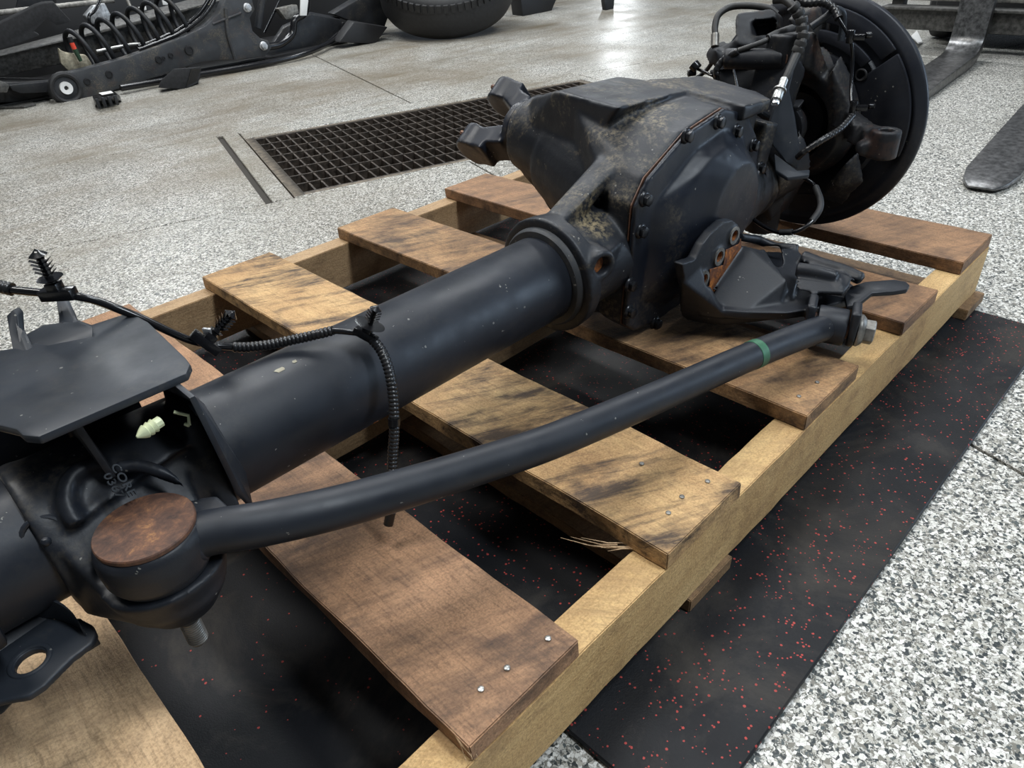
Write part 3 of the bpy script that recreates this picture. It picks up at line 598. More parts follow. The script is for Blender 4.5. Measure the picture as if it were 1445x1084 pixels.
# knuckle: ring, upper and lower arms, steering arm
b = MB()
b.lathe((1.070, SY, SZ), (1, 0, 0), [(.062, -.028), (.085, -.028), (.098, .0), (.098, .022), (.062, .022)], 48, True)
b.hull([(1.06, .26, .42), (1.06, .34, .42), (1.03, .275, .475), (1.03, .325, .475), (.985, .28, .47), (.985, .32, .47), (.985, .285, .44), (1.05, .26, .40), (1.05, .34, .40)])
b.cyl((.985, .30, .430), (.985, .30, .478), .030, .028, 28)
b.hull([(1.06, .26, .25), (1.06, .34, .25), (1.03, .275, .19), (1.03, .325, .19), (.985, .28, .185), (.985, .32, .185), (.985, .285, .21), (1.05, .26, .26), (1.05, .34, .26)])
b.cyl((.985, .30, .165), (.985, .30, .215), .030, .032, 28)
b.hull([(1.075, .25, .44), (1.075, .22, .40), (1.04, .245, .42), (1.05, .205, .36), (1.08, .20, .35), (1.04, .225, .33), (1.08, .22, .33), (1.05, .255, .40)])
EY = Vector((1.000, 0.131, 0.355)) 
b.hull([(1.08, .235, .37), (1.08, .235, .32), (1.05, .215, .365), (1.05, .21, .325), (1.02, .19, EY.z - .006), (1.02, .185, EY.z - .036), (1.04, .16, EY.z - .03), (1.04, .16, EY.z - .006)])
b.hull([(1.045, .19, EY.z - .004), (1.0, .16, EY.z - .004), (1.0, .16, EY.z - .034), (1.03, .20, EY.z - .036), (1.03, .12, EY.z - .006), (1.03, .12, EY.z - .034), (.985, .145, EY.z - .006), (.985, .145, EY.z - .03)])
b.cyl(EY, EY - Vector((0, 0, .042)), .0215, .0215, 28)
b.cyl(EY + Vector((-.008, .028, -.026)), EY + Vector((-.022, .016, -.028)), .012, .011, 16)
b.hull([(1.07, .19, .30), (1.07, .17, .25), (1.05, .20, .28), (1.07, .22, .22), (1.05, .24, .21), (1.075, .20, .20), (1.05, .205, .24)])
cut = MB().cyl(EY + Vector((0, 0, .02)), EY - Vector((0, 0, .07)), .0105, n=24)
b.cast('steering_knuckle', M['knuckle'], axle, .003, 4, cut)
b = MB(); b.cyl((.93, AY - .01, AZ + .01), (.99, SY, AZ + .03), .064, .075, 36)
b.hull([(.985, .26, .43), (.985, .34, .43), (.965, .27, .455), (.965, .33, .455), (.935, .28, .33), (.935, .34, .33), (.98, .27, .37), (.98, .33, .37)])
b.hull([(.985, .26, .22), (.985, .34, .22), (.965, .27, .19), (.965, .33, .19), (.935, .28, .25), (.935, .34, .25), (.98, .27, .26), (.98, .33, .26)])
cut = MB().cyl((1.03, SY, SZ - .012), (.955, SY, SZ - .012), .056, n=32)
b.cast('axle_end_fork', M['cast'], axle, .003, 4, cut)
b = MB(); b.cyl((.965, SY, SZ), (1.06, SY, SZ), .024, .028, 24); b.cyl((1.0, SY, SZ), (1.03, SY, SZ), .042, .036, 24); b.hull([(1.0, .27, .37), (1.02, .27, .38), (1.0, .33, .37), (1.03, .33, .35), (1.0, .30, .29)]); b.build('axle_shaft_joint', M['knuckle'], axle, bevel=.003)
# curved blue-black stone guard arm and tab
P = [(0.955, 0.268, 0.474), (0.927, 0.264, 0.442), (0.909, 0.264, 0.405), (0.892, 0.263, 0.369), (0.891, 0.253, 0.339), (0.902, 0.234, 0.312), (0.912, 0.216, 0.302), (0.919, 0.224, 0.337), (0.923, 0.239, 0.375), (0.924, 0.255, 0.411), (0.934, 0.256, 0.441), (0.960, 0.259, 0.470)]
MB().prism(P, (.012, .008, 0)).build('guard_arm', M['plate'], axle, bevel=.003)
MB().prism([(0.873, 0.240, 0.334), (0.876, 0.202, 0.314), (0.890, 0.189, 0.314), (0.881, 0.185, 0.309), (0.853, 0.204, 0.309), (0.854, 0.225, 0.316)], (0, 0, -.006)).build('hose_tab', M['plate'], axle, bevel=.0015)
P = spline([(0.891, 0.301, 0.392), (0.910, 0.287, 0.377), (0.936, 0.276, 0.356), (0.937, 0.268, 0.331), (0.924, 0.262, 0.311)], 6)
MB().tube(P, [.006] * len(P), 10).build('guard_edge', M['plate'], axle)
# brake caliper bracket, upper left
def quad(pts, off): return MB().prism(pts, off)
o_ = [(0.990, 0.391, 0.501), (1.031, 0.355, 0.503), (1.028, 0.343, 0.496), (1.013, 0.331, 0.468), (0.973, 0.351, 0.457), (0.962, 0.372, 0.461), (0.981, 0.389, 0.490)]
b = quad([Vector(q) for q in o_], (.05, .012, -.012)); cut = quad([(0.954, 0.358, 0.501), (0.984, 0.332, 0.502), (0.974, 0.323, 0.482), (0.947, 0.346, 0.480)], (.075, .02, -.02))
b.hull([(0.966, 0.375, 0.467), (1.015, 0.329, 0.468), (1.003, 0.313, 0.447), (0.999, 0.304, 0.433), (0.952, 0.395, 0.430), (0.978, 0.418, 0.445), (0.992, 0.399, 0.457), (1.053, 0.409, 0.458), (1.074, 0.356, 0.458)])
b.cyl((0.935, 0.374, 0.444), (0.969, 0.293, 0.444), .0155, n=20)
b.hull([(0.985, 0.431, 0.450), (1.017, 0.424, 0.456), (1.002, 0.399, 0.449), (0.973, 0.380, 0.436), (0.953, 0.388, 0.424), (0.961, 0.416, 0.427), (0.982, 0.438, 0.437), (0.951, 0.400, 0.453)])
b.hull([(1.002, 0.317, 0.450), (1.003, 0.300, 0.469), (1.016, 0.280, 0.461), (1.002, 0.290, 0.438), (1.040, 0.328, 0.465), (1.061, 0.316, 0.473)])
cut.cyl((0.971, 0.306, 0.443), (0.964, 0.283, 0.446), .0075, n=16)
b.cast('brake_caliper', M['knuckle'], axle, .0028, 4, cut)
b = MB().hull([(0.956, 0.415, 0.421), (0.987, 0.387, 0.421), (0.992, 0.320, 0.426), (0.999, 0.313, 0.388), (0.971, 0.337, 0.369), (0.964, 0.398, 0.392), (1.059, 0.432, 0.400), (1.067, 0.368, 0.393)]); b.cast('caliper_body', M['greasy'], axle, .004, 5)
MB().cyl((0.964, 0.288, 0.446), (0.965, 0.287, 0.446), .0082, n=16).build('pin_bore', M['rust'], axle)
# upper rails of the caliper / arms crossing to the shield
b = MB()
b.hull([(1.050, 0.336, 0.484), (1.093, 0.285, 0.508), (1.106, 0.282, 0.519), (1.089, 0.346, 0.499), (1.114, 0.293, 0.467), (1.057, 0.308, 0.443), (1.116, 0.264, 0.437)])
b.hull([(1.042, 0.307, 0.445), (1.075, 0.283, 0.452), (1.101, 0.250, 0.424), (1.097, 0.231, 0.400), (1.093, 0.260, 0.409), (1.050, 0.288, 0.414), (1.031, 0.313, 0.404)])
b.cast('knuckle_top', M['knuckle'], axle, .004, 5)
# hoses -------------------------------------------------
def hose(name, pts, r, mat='hose', n=12, loom=False, **tg):
    b = MB()
    if loom: conduit(b, pts, r, .0022)
    else: b.tube(spline(pts, 8), r, n)
    return b.build(name, M[mat], axle, smooth=60, **tg)
hose('brake_hose', [(0.979, 0.419, 0.466), (0.987, 0.426, 0.481), (0.999, 0.428, 0.496), (1.018, 0.418, 0.505), (1.031, 0.390, 0.506), (1.039, 0.363, 0.502), (1.044, 0.351, 0.494)], .0052)
hose('hose_ferrule', [(0.972, 0.414, 0.453), (0.981, 0.421, 0.470)], .0065, 'galv')
hose('brake_hose', [(0.987, 0.330, 0.521), (0.988, 0.313, 0.521), (0.982, 0.292, 0.511), (0.976, 0.276, 0.496), (0.963, 0.264, 0.479), (0.953, 0.261, 0.465), (0.940, 0.261, 0.452), (0.923, 0.260, 0.434), (0.917, 0.260, 0.427)], .0058)
for k, q in enumerate([(0.980, 0.293, 0.513), (0.979, 0.284, 0.505), (0.975, 0.276, 0.497), (0.969, 0.270, 0.487), (0.963, 0.264, 0.479), (0.955, 0.263, 0.469), (0.949, 0.262, 0.462)]):
    q2 = Vector(q); ax_ = [(-.4, .5, .6), (-.3, .4, .8), (-.1, .2, .9), (0, .1, 1), (.1, -.1, 1), (.25, -.2, 1), (.3, -.3, 1)][k]
    MB().lathe(q2, ax_, [(.0085, -.004), (.0092, 0), (.0085, .004)], 16).build('coil_wrap', M['hose'], axle)
hose('hose_ferrule', [(0.916, 0.261, 0.427), (0.906, 0.259, 0.419), (0.901, 0.259, 0.414)], .0062, 'steel')
b = MB(); a_, c_ = Vector((0.902, 0.259, 0.416)), Vector((0.882, 0.254, 0.400)); dd = c_ - a_
b.cyl(a_, a_ + dd * .12, .0098, n=20); b.cyl(a_ + dd * .12, a_ + dd * .75, .0074, n=20); b.build('hose_end_fitting', M['steel'], axle, bevel=.0006)
b = MB().cyl(a_ + dd * .72, c_ + dd * .05, .0056, n=6); b.build('fitting_nut', M['bright'], axle, bevel=.0005)
hose('sensor_conduit', [(1.021, 0.315, 0.521), (1.020, 0.293, 0.514), (1.026, 0.272, 0.515), (1.028, 0.254, 0.507), (1.022, 0.241, 0.495)], .0062, 'loom', loom=True)
hose('sensor_wire', [(1.022, 0.241, 0.495), (1.021, 0.228, 0.481), (1.025, 0.217, 0.463), (1.029, 0.211, 0.434), (1.019, 0.203, 0.406), (1.003, 0.191, 0.385), (0.994, 0.181, 0.375)], .0026, 'plastic')
hose('sensor_conduit', [(0.991, 0.181, 0.371), (0.953, 0.181, 0.359), (0.916, 0.190, 0.350), (0.900, 0.207, 0.334), (0.905, 0.217, 0.323)], .0050, 'loom', loom=True)
for q in ((1.022, 0.219, 0.471), (0.992, 0.183, 0.381)):
    q = Vector(q); b = MB(); b.cyl(q + Vector((0, 0, -.008)), q + Vector((0, 0, .010)), .0055, n=12); b.box(q + Vector((.006, -.010, 0)), (.010, .016, .008), .5); b.cyl(q + Vector((.01, -.018, .002)), q + Vector((.016, -.024, .002)), .0045, n=8); b.build('wire_clip', M['plastic'], axle, bevel=.0008)
hose('vacuum_pipe', [(1.020, 0.280, 0.482), (1.031, 0.265, 0.495), (1.039, 0.257, 0.504), (1.051, 0.250, 0.499), (1.056, 0.247, 0.483), (1.053, 0.245, 0.460)], .0055, 'plate')
hose('sensor_wire', [(1.013, 0.303, 0.482), (1.001, 0.307, 0.473), (0.975, 0.313, 0.473), (0.950, 0.330, 0.465), (0.934, 0.353, 0.456), (0.933, 0.375, 0.443), (0.929, 0.382, 0.428), (0.930, 0.378, 0.407), (0.936, 0.376, 0.394)], .0040, 'hose')
hose('wire_boot', [(1.003, 0.302, 0.480), (0.977, 0.311, 0.476), (0.964, 0.319, 0.471)], .0072, 'rubber')
hose('sensor_conduit', [(0.931, 0.349, 0.457), (0.929, 0.371, 0.444), (0.924, 0.379, 0.429), (0.925, 0.377, 0.419)], .0054, 'loom', loom=True)
hose('sensor_wire', [(0.946, 0.451, 0.395), (0.963, 0.442, 0.402), (0.982, 0.433, 0.413), (0.979, 0.419, 0.430)], .0034, 'hose')
b = MB(); q0, q1 = Vector((0.963, 0.447, 0.426)), Vector((0.965, 0.438, 0.418)); b.cyl(q0, q1, .009, .0085, 16); b.cyl(q1, Vector((0.958, 0.405, 0.412)), .0025, n=8); b.cyl((0.959, 0.453, 0.411), (0.969, 0.444, 0.412), .0055, n=12); b.build('sensor_plug', M['plastic'], axle, bevel=.001)
hose('caliper_pin', [(0.939, 0.357, 0.429), (0.935, 0.345, 0.403)], .0022, 'bright')
hose('drain_hose_loop', [(0.864, 0.272, 0.242), (0.852, 0.239, 0.231), (0.841, 0.198, 0.229), (0.847, 0.169, 0.239), (0.871, 0.160, 0.253), (0.895, 0.167, 0.267), (0.919, 0.190, 0.281), (0.921, 0.212, 0.290), (0.932, 0.233, 0.287)], .0032, 'plastic')
hose('hose_sleeve', [(0.864, 0.162, 0.248), (0.882, 0.161, 0.260), (0.896, 0.168, 0.270), (0.917, 0.187, 0.280)], .0048, 'rubber')
hose('hose_sleeve', [(0.840, 0.197, 0.230), (0.842, 0.179, 0.234)], .0048, 'rubber')



# ================================================================== TRACK BAR WITH FRAME BRACKET
tb = thing('track_bar', 'black steel track bar with rust-brown ball joint cap, running to the three-hole bracket at right', 'track bar', (.3, .12, .138))
path = spline([JC + Vector((.018, -.014, -.015)), (-0.060, 0.196, 0.287), (-0.024, 0.179, 0.281), (0.027, 0.161, 0.272), (0.087, 0.149, 0.259), (0.164, 0.136, 0.243), (0.244, 0.121, 0.230), (0.379, 0.105, 0.211), (0.566, 0.081, 0.190), (0.697, 0.055, 0.178)], 10)
rr = [.0175] * len(path)
for i in range(14): rr[i] = .0172 + .003 * (1 - i / 14) ** 1.5
MB().tube(path, rr, 40).build('bar', M['tube'], tb, smooth=60)
b = MB(); b.lathe(JC, (0, 0, -1), [(.0355, -.004), (.0385, .001), (.0395, .012), (.0385, .026), (.033, .036), (.026, .042)], 56)
b.hull([JC + Vector(q) for q in [(.02, .030, -.006), (.02, -.030, -.006), (.025, .026, -.026), (.025, -.028, -.026), (.054, .002, .0), (.056, -.034, -.003), (.054, .002, -.026), (.056, -.032, -.028)]])
b.cast('ball_joint_socket', M['bracket'], tb, .0018, 8)
MB().lathe(JC + Vector((0, 0, .0035)), (0, 0, 1), [(.0345, 0), (.0352, .001), (.0352, .0038), (.0345, .0048), (0, .0048)], 64).build('ball_joint_cap', M['rust'], tb, smooth=30, label='rust-brown steel cap')
MB().lathe(JC, (0, 0, -1), [(.026, .036), (.031, .042), (.031, .046), (.027, .050), (.030, .054), (.030, .060), (.022, .066)], 40).build('rubber_boot', M['boot'], tb)
b = MB(); b.cyl(JC + Vector((0, 0, -.06)), JC + Vector((.0, 0, -.094)), .0105, .0098, 20); b.build('tapered_stud', M['dirty'], tb)
b = MB(); b.cyl(JC + Vector((0, 0, -.084)), JC + Vector((0, 0, -.122)), .0078, .0074, 20); b.cyl(JC + Vector((0, 0, -.122)), JC + Vector((0, 0, -.124)), .0074, .0062, 20)
for k in range(13): b.torus(JC + Vector((0, 0, -.091 - .0024 * k)), (0, 0, 1), .0076, .0007, 20, 6)
b.build('threaded_stud', M['galv'], tb)
# green tape ring on the bar
i0 = min(range(len(path)), key=lambda i: (path[i] - Vector((0.573, 0.078, 0.190))).length); T_ = (path[i0 + 1] - path[i0 - 1]).normalized()
MB().lathe(path[i0], T_, [(.0172, -.0065), (.0181, -.006), (.0181, .006), (.0172, .0065)], 40).build('green_tape', M['tape'], tb, label='band of green tape')
# bushing eye
EB = Vector((0.715, 0.051, 0.176)); AXB = Vector((.35, -.93, -.05)).normalized()
b = MB(); b.cyl(EB - AXB * .019, EB + AXB * .019, .0245, n=36); b.build('bushing_eye', M['tube'], tb, bevel=.003)
MB().cyl(EB - AXB * .022, EB + AXB * .022, .014, n=24).build('bushing', M['rust'], tb)
# bracket
br = [(0.652, 0.228, 0.186), (0.633, 0.198, 0.186), (0.660, 0.148, 0.186), (0.694, 0.104, 0.186), (0.736, 0.075, 0.186), (0.776, 0.057, 0.186), (0.817, 0.062, 0.190), (0.844, 0.094, 0.190), (0.860, 0.156, 0.190), (0.869, 0.206, 0.190), (0.836, 0.249, 0.190), (0.707, 0.232, 0.186)]
b = MB(); b.prism([Vector((x, y, .187)) for x, y, z in br], (0, 0, -.013))
# thick lip and foot at the left
b.hull([(0.608, 0.222, 0.227), (0.603, 0.215, 0.260), (0.629, 0.207, 0.253), (0.639, 0.207, 0.187), (0.641, 0.172, 0.187), (0.633, 0.230, 0.165), (0.645, 0.227, 0.152), (0.658, 0.184, 0.152), (0.663, 0.169, 0.165), (0.591, 0.206, 0.241)])
b.hull([(0.632, 0.203, 0.187), (0.664, 0.140, 0.187), (0.691, 0.103, 0.187), (0.735, 0.073, 0.187), (0.658, 0.178, 0.155), (0.681, 0.146, 0.162), (0.704, 0.107, 0.172), (0.739, 0.075, 0.178), (0.701, 0.171, 0.180), (0.737, 0.125, 0.180)])
# three-hole flange plate (y about .205)
FY = .204
fl_ = [(0.598, 0.204, 0.234), (0.584, 0.204, 0.270), (0.617, 0.204, 0.264), (0.632, 0.204, 0.280), (0.652, 0.204, 0.290), (0.681, 0.204, 0.296), (0.703, 0.204, 0.291), (0.725, 0.204, 0.276), (0.737, 0.204, 0.243), (0.695, 0.204, 0.208), (0.646, 0.204, 0.192), (0.612, 0.204, 0.218)]
b.prism(fl_, (0, .014, 0))
for q in ((0.709, 0.204, 0.267), (0.674, 0.204, 0.248), (0.639, 0.204, 0.227)):
    b.cyl(Vector(q) + Vector((0, .013, 0)), Vector(q) + Vector((0, -.003, 0)), .0135, .012, 24)
# domed shell
sx = [(0.655, 0.200, 0.188), (0.739, 0.205, 0.242)]
b.hull([(0.646, 0.200, 0.189), (0.740, 0.206, 0.243), (0.713, 0.206, 0.227), (0.673, 0.145, 0.189), (0.735, 0.123, 0.188), (0.738, 0.189, 0.240), (0.760, 0.180, 0.234), (0.728, 0.126, 0.215), (0.707, 0.121, 0.187), (0.682, 0.161, 0.187)])
b.hull([(0.738, 0.189, 0.240), (0.735, 0.123, 0.188), (0.791, 0.176, 0.225), (0.813, 0.155, 0.225), (0.805, 0.140, 0.218), (0.793, 0.131, 0.196), (0.770, 0.131, 0.192), (0.726, 0.113, 0.189), (0.688, 0.143, 0.188)])
b.tube([(0.753, 0.215, 0.247), (0.796, 0.209, 0.230), (0.808, 0.188, 0.220), (0.813, 0.154, 0.223)], [.006, .007, .007, .008], 12)
# ribs towards the ear
b.hull([(0.745, 0.124, 0.221), (0.764, 0.128, 0.226), (0.787, 0.075, 0.219), (0.780, 0.056, 0.219), (0.742, 0.054, 0.213), (0.740, 0.062, 0.210), (0.721, 0.114, 0.212), (0.717, 0.105, 0.207), (0.744, 0.053, 0.205)])
b.tube(spline([(0.748, 0.124, 0.224), (0.755, 0.101, 0.224), (0.763, 0.074, 0.220)], 5), .010, 16)
b.tube(spline([(0.794, 0.138, 0.223), (0.795, 0.109, 0.219), (0.798, 0.079, 0.216), (0.796, 0.052, 0.212)], 5), .009, 16)
b.hull([(0.806, 0.144, 0.224), (0.805, 0.124, 0.218), (0.803, 0.047, 0.213), (0.778, 0.046, 0.214), (0.787, 0.104, 0.215), (0.769, 0.128, 0.222)])
b.hull([(0.768, 0.076, 0.218), (0.780, 0.076, 0.222), (0.752, 0.058, 0.219), (0.746, 0.063, 0.218), (0.752, 0.074, 0.218)])
# ear
# lugs
for s_, pz in ((1, 0), (-1, 0)):
    c_ = EB + AXB * s_ * .027
    b.cyl(c_ - AXB * .0045, c_ + AXB * .0045, .0235, n=32)
    up_ = Vector((0, 0, 1)); sd_ = AXB.cross(up_).normalized()
    b.hull([c_ + AXB * e + sd_ * f_ * .0235 for e in (-.0045, .0045) for f_ in (-1, 1)] + [c_ + AXB * e + sd_ * f_ * .019 + up_ * .032 for e in (-.006, .006) for f_ in (-1, 1)])
cut = MB()
for q in ((0.709, 0.204, 0.267), (0.674, 0.204, 0.248), (0.639, 0.204, 0.227)): cut.cyl(Vector(q) + Vector((0, .04, 0)), Vector(q) + Vector((0, -.03, 0)), .0078, n=24)
cut.hull([(0.725, 0.172, 0.261), (0.736, 0.161, 0.260), (0.707, 0.139, 0.243), (0.709, 0.127, 0.242), (0.723, 0.134, 0.253), (0.733, 0.149, 0.262), (0.834, 0.214, 0.202), (0.850, 0.198, 0.201), (0.804, 0.169, 0.195), (0.796, 0.176, 0.194)])
bk = b.cast('frame_bracket', M['bracket'], tb, .0021, 3, cut)
for q in ((0.709, 0.204, 0.267), (0.674, 0.204, 0.248), (0.639, 0.204, 0.227)):
    MB().lathe(Vector(q), (0, -1, 0), [(.0074, -.014), (.0082, .0035), (.0125, .0035), (.0128, .0005), (.0125, -.014)], 28, True).build('machined_hole', M['galv'], bk)
    MB().lathe(Vector(q), (0, -1, 0), [(.0068, -.016), (.0068, .002), (.0076, .002), (.0076, -.016)], 24, True).build('hole_wall', M['orange'], bk)
MB().prism([(0.768, 0.060, 0.197), (0.795, 0.064, 0.198), (0.814, 0.052, 0.202), (0.839, 0.024, 0.204), (0.842, 0.009, 0.204), (0.834, 0.001, 0.204), (0.819, -0.001, 0.204), (0.803, 0.010, 0.204), (0.786, 0.031, 0.202), (0.756, 0.037, 0.194), (0.748, 0.047, 0.192)], (0, 0, -.007)).build('ear', M['bracket'], bk, bevel=.002)
rf = [(0.650, 0.203, 0.204), (0.657, 0.203, 0.212), (0.653, 0.203, 0.237), (0.689, 0.203, 0.230), (0.691, 0.203, 0.252), (0.726, 0.203, 0.249), (0.730, 0.203, 0.256), (0.735, 0.203, 0.241), (0.694, 0.203, 0.204), (0.647, 0.203, 0.188), (0.626, 0.203, 0.207), (0.638, 0.203, 0.208)]
MB().prism([Vector(q) for q in rf], (0, -.0012, 0)).build('rusted_face', M['orange'], bk, bevel=.0004, segs=1, label='orange rusted strip')
hexhead(MB(), EB + AXB * .032, AXB, .0165, .021, .0215, .3).build('bracket_bolt', M['galv'], tb, bevel=.0008, label='dull zinc hex bolt')
MB().cyl(EB - AXB * .03, EB + AXB * .03, .007, n=16).build('bolt_shank', M['galv'], tb)

# ================================================================== WIRING HARNESS
wh = thing('wiring_harness', 'glossy black wiring harness with push clips draped over the axle tube', 'cable', (.12, .33, .33))
def wh_(name, pts, r, mat='plastic', loom=False, sp=True):
    b = MB()
    if loom: conduit(b, pts, r, .0013)
    else: b.tube(spline(pts, 8) if sp else pts, r, 12)
    return b.build(name, M[mat], wh, smooth=60)
wh_('cable', [(-0.091, 0.472, 0.421), (-0.073, 0.451, 0.416), (-0.055, 0.431, 0.412), (-0.036, 0.409, 0.408), (-0.024, 0.400, 0.401), (-0.013, 0.389, 0.392), (-0.001, 0.381, 0.381), (0.015, 0.373, 0.363), (0.029, 0.369, 0.349), (0.043, 0.360, 0.341), (0.052, 0.357, 0.337), (0.062, 0.355, 0.332)], .0036)
wh_('split_loom', [(-0.091, 0.472, 0.421), (-0.080, 0.461, 0.419), (-0.072, 0.450, 0.416)], .0058, 'loom', True)
wh_('split_loom', [(0.058, 0.355, 0.334), (0.069, 0.349, 0.331), (0.086, 0.338, 0.330), (0.102, 0.326, 0.332), (0.121, 0.311, 0.335), (0.136, 0.301, 0.337)], .0050, 'loom', True)
wh_('cable', [(0.133, 0.303, 0.337), (0.142, 0.295, 0.335), (0.151, 0.288, 0.332), (0.157, 0.283, 0.330), (0.158, 0.277, 0.328), (0.159, 0.270, 0.324)], .0030)
HP = [(0.158, 0.276, 0.329), (0.158, 0.262, 0.321), (0.155, 0.250, 0.311), (0.150, 0.240, 0.296), (0.143, 0.232, 0.275), (0.135, 0.227, 0.251), (0.128, 0.225, 0.231), (0.122, 0.222, 0.215)]
wh_('split_loom', HP, .0052, 'loom', True)
wh_('cable', [(0.123, 0.223, 0.217), (0.114, 0.219, 0.198), (0.107, 0.216, 0.182), (0.101, 0.214, 0.165)], .0034)
wh_('end_plug', [(0.107, 0.214, 0.176), (0.101, 0.214, 0.163)], .0050, 'plastic', sp=False)
wh_('tape_wrap', [(0.139, 0.229, 0.265), (0.137, 0.228, 0.258)], .0057, 'plastic', sp=False)
def clip(c, up, along, s=1.0, fan=True, disc=.0105):
    c = vec(c); up = vec(up).normalized(); al = vec(along).normalized(); sd = up.cross(al).normalized(); al = sd.cross(up)
    Mx = Matrix((al, sd, up)).transposed()
    b = MB(); b.box(c, (.030 * s, .0105 * s, .0095 * s), M=Mx); b.box(c + up * .006 * s, (.011 * s, .010 * s, .010 * s), M=Mx); b.build('clip_body', M['plastic'], wh, bevel=.0008)
    b = MB(); b.lathe(c + up * .0145 * s, up, [(disc * s, .001), (disc * .8 * s, -.0006), (.003, -.0012), (.003, .001), (disc * .8 * s, .0006)], 24, True)
    b.build('clip_disc', M['plastic'], wh)
    b = MB(); b.cyl(c + up * .008 * s, c + up * .034 * s, .0036 * s, .003 * s, 10)
    for k in range(5 if fan else 3):
        h = (.019 + .0035 * k) * s
        for q in range(4):
            a = q * PI / 2 + .4; d_ = al * math.cos(a) + sd * math.sin(a); e = al * -math.sin(a) + sd * math.cos(a); w_ = .0022 * s
            b.hull([c + up * h + d_ * .002 + e * w_, c + up * h + d_ * .002 - e * w_, c + up * (h + .0035 * s) + d_ * (.0085 if k < 4 else .006) * s + e * w_, c + up * (h + .0035 * s) + d_ * (.0085 if k < 4 else .006) * s - e * w_, c + up * (h - .002 * s) + d_ * .002])
    b.lathe(c + up * .036 * s, up, [(.0075 * s, 0), (.0035 * s, .003 * s), (0, .006 * s)], 8)
    b.build('fir_tree_stud', M['plastic'], wh)
clip((-0.047, 0.418, 0.412), (-.05, .0, 1), Vector((-0.036, 0.409, 0.408)) - Vector((-0.055, 0.431, 0.412)), 1.0, disc=.0105)
clip((0.037, 0.359, 0.347), Vector((0.063, 0.352, 0.366)) - Vector((0.037, 0.359, 0.347)), Vector((0.052, 0.357, 0.337)) - Vector((0.029, 0.369, 0.349)), .95, disc=.007)
MB().box(Vector((0.042, 0.359, 0.357)), (.003, .009, .006), .5).build('clip_latch', M['pale'], wh, bevel=.0005)
b = clip((0.155, 0.278, 0.331), Vector((0.167, 0.271, 0.357)) - Vector((0.155, 0.278, 0.331)), Vector((0.159, 0.270, 0.324)) - Vector((0.151, 0.288, 0.332)), .8, disc=.0185)

# ================================================================== BACKGROUND
def solid(name, label, cat, pts, off, mat, bevel=.003, group=None, cut=None, **k):
    kw = dict(label=label, category=cat);
    if group: kw['group'] = group
    P = [vec(p) for p in pts]; base = sum(P, Vector()) / len(P); base.z = min(p.z for p in P)
    return MB().prism(P, off).build(name, M[mat], None, bevel=bevel, at=base, **kw, **k)
# tyre lying flat
TC = Vector((3.36, 3.66, 0))
ty = thing('wheel_tyre', 'black all-season tyre lying flat on the floor behind the drain grate', 'tyre', TC)
TR_ = .43
MB().lathe(TC, (0, 0, 1), [(.245, .03), (.30, .004), (.36, .0), (.40, .012), (TR_ - .008, .05), (TR_ - .004, .13), (TR_ - .008, .21), (.405, .245), (.36, .262), (.30, .258), (.25, .235), (.24, .21), (.30, .13), (.24, .06)], 96, True).build('tyre_carcass', M['rubber'], ty, smooth=50)
b = MB()
for k in range(64):
    for (z0, z1, sh_) in ((.190, .235, .5),):
        a = 2 * PI * (k + sh_) / 64; d_ = Vector((math.cos(a), math.sin(a), 0)); e = Vector((-math.sin(a), math.cos(a), 0)); c_ = TC + d_ * (TR_ - .006)
        b.hull([c_ + d_ * r_ * (1 if z not in (z1 if z1 > .2 else z0,) else -.6) + e * w_ + Vector((0, 0, z)) for r_ in (-.012, .009) for w_ in (-.013, .013) for z in (z0, z1)])
b.build('tread_blocks', M['rubber'], ty, smooth=0, kind='stuff')
MB().lathe(TC + Vector((0, 0, .2)), (0, 0, 1), [(.0, -.05), (.10, -.05), (.14, -.02), (.20, -.03), (.235, .015), (.252, .03), (.256, .042), (.246, .044), (.225, .02)], 48).build('wheel_rim', M['frame'], ty)

ty.rotation_euler = (Matrix.Rotation(R(24), 3, Vector((.72, -.69, 0)))).to_euler(); ty.location = TC + Vector((-.14, .04, .155))
# pile of removed parts -------------------------------------------------
ay = 3.86
OUTW = [(0.886, 3.860, 0.118), (1.018, 3.860, 0.124), (1.199, 3.860, 0.139), (1.384, 3.860, 0.167), (1.552, 3.860, 0.196), (1.671, 3.860, 0.227), (1.763, 3.860, 0.279), (1.835, 3.860, 0.355), (1.965, 3.860, 0.347), (1.967, 3.860, 0.265), (1.928, 3.860, 0.231), (1.926, 3.860, 0.165), (1.962, 3.860, 0.124), (2.006, 3.860, 0.107), (2.017, 3.860, 0.065), (1.962, 3.860, 0.029), (1.815, 3.860, 0.038), (1.670, 3.860, 0.054), (1.562, 3.860, 0.057), (1.373, 3.860, 0.033), (1.172, 3.860, 0.015), (1.001, 3.860, -0.010), (0.935, 3.860, -0.017), (0.881, 3.860, -0.013), (0.843, 3.860, 0.008), (0.835, 3.860, 0.044), (0.849, 3.860, 0.086)]
arm = thing('crossmember_arm', 'long dark steel arm with a white bushing at its left end, front of parts pile', 'suspension arm', (OUTW[0][0], ay, 0))
b = MB().prism(OUTW, (0, .07, 0)); b.build('arm_plate', M['dirty'], arm, bevel=.008)
q = Vector((0.903, 3.855, 0.058)); MB().torus(q, (0, 1, 0), .062, .012, 32, 8).build('bushing_rubber', M['rubber'], arm)
MB().lathe(q, (0, -1, 0), [(.010, .008), (.028, .010), (.028, -.02), (.010, -.02)], 24, True).build('bushing_sleeve', M['white'], arm, label='white bushing sleeve')
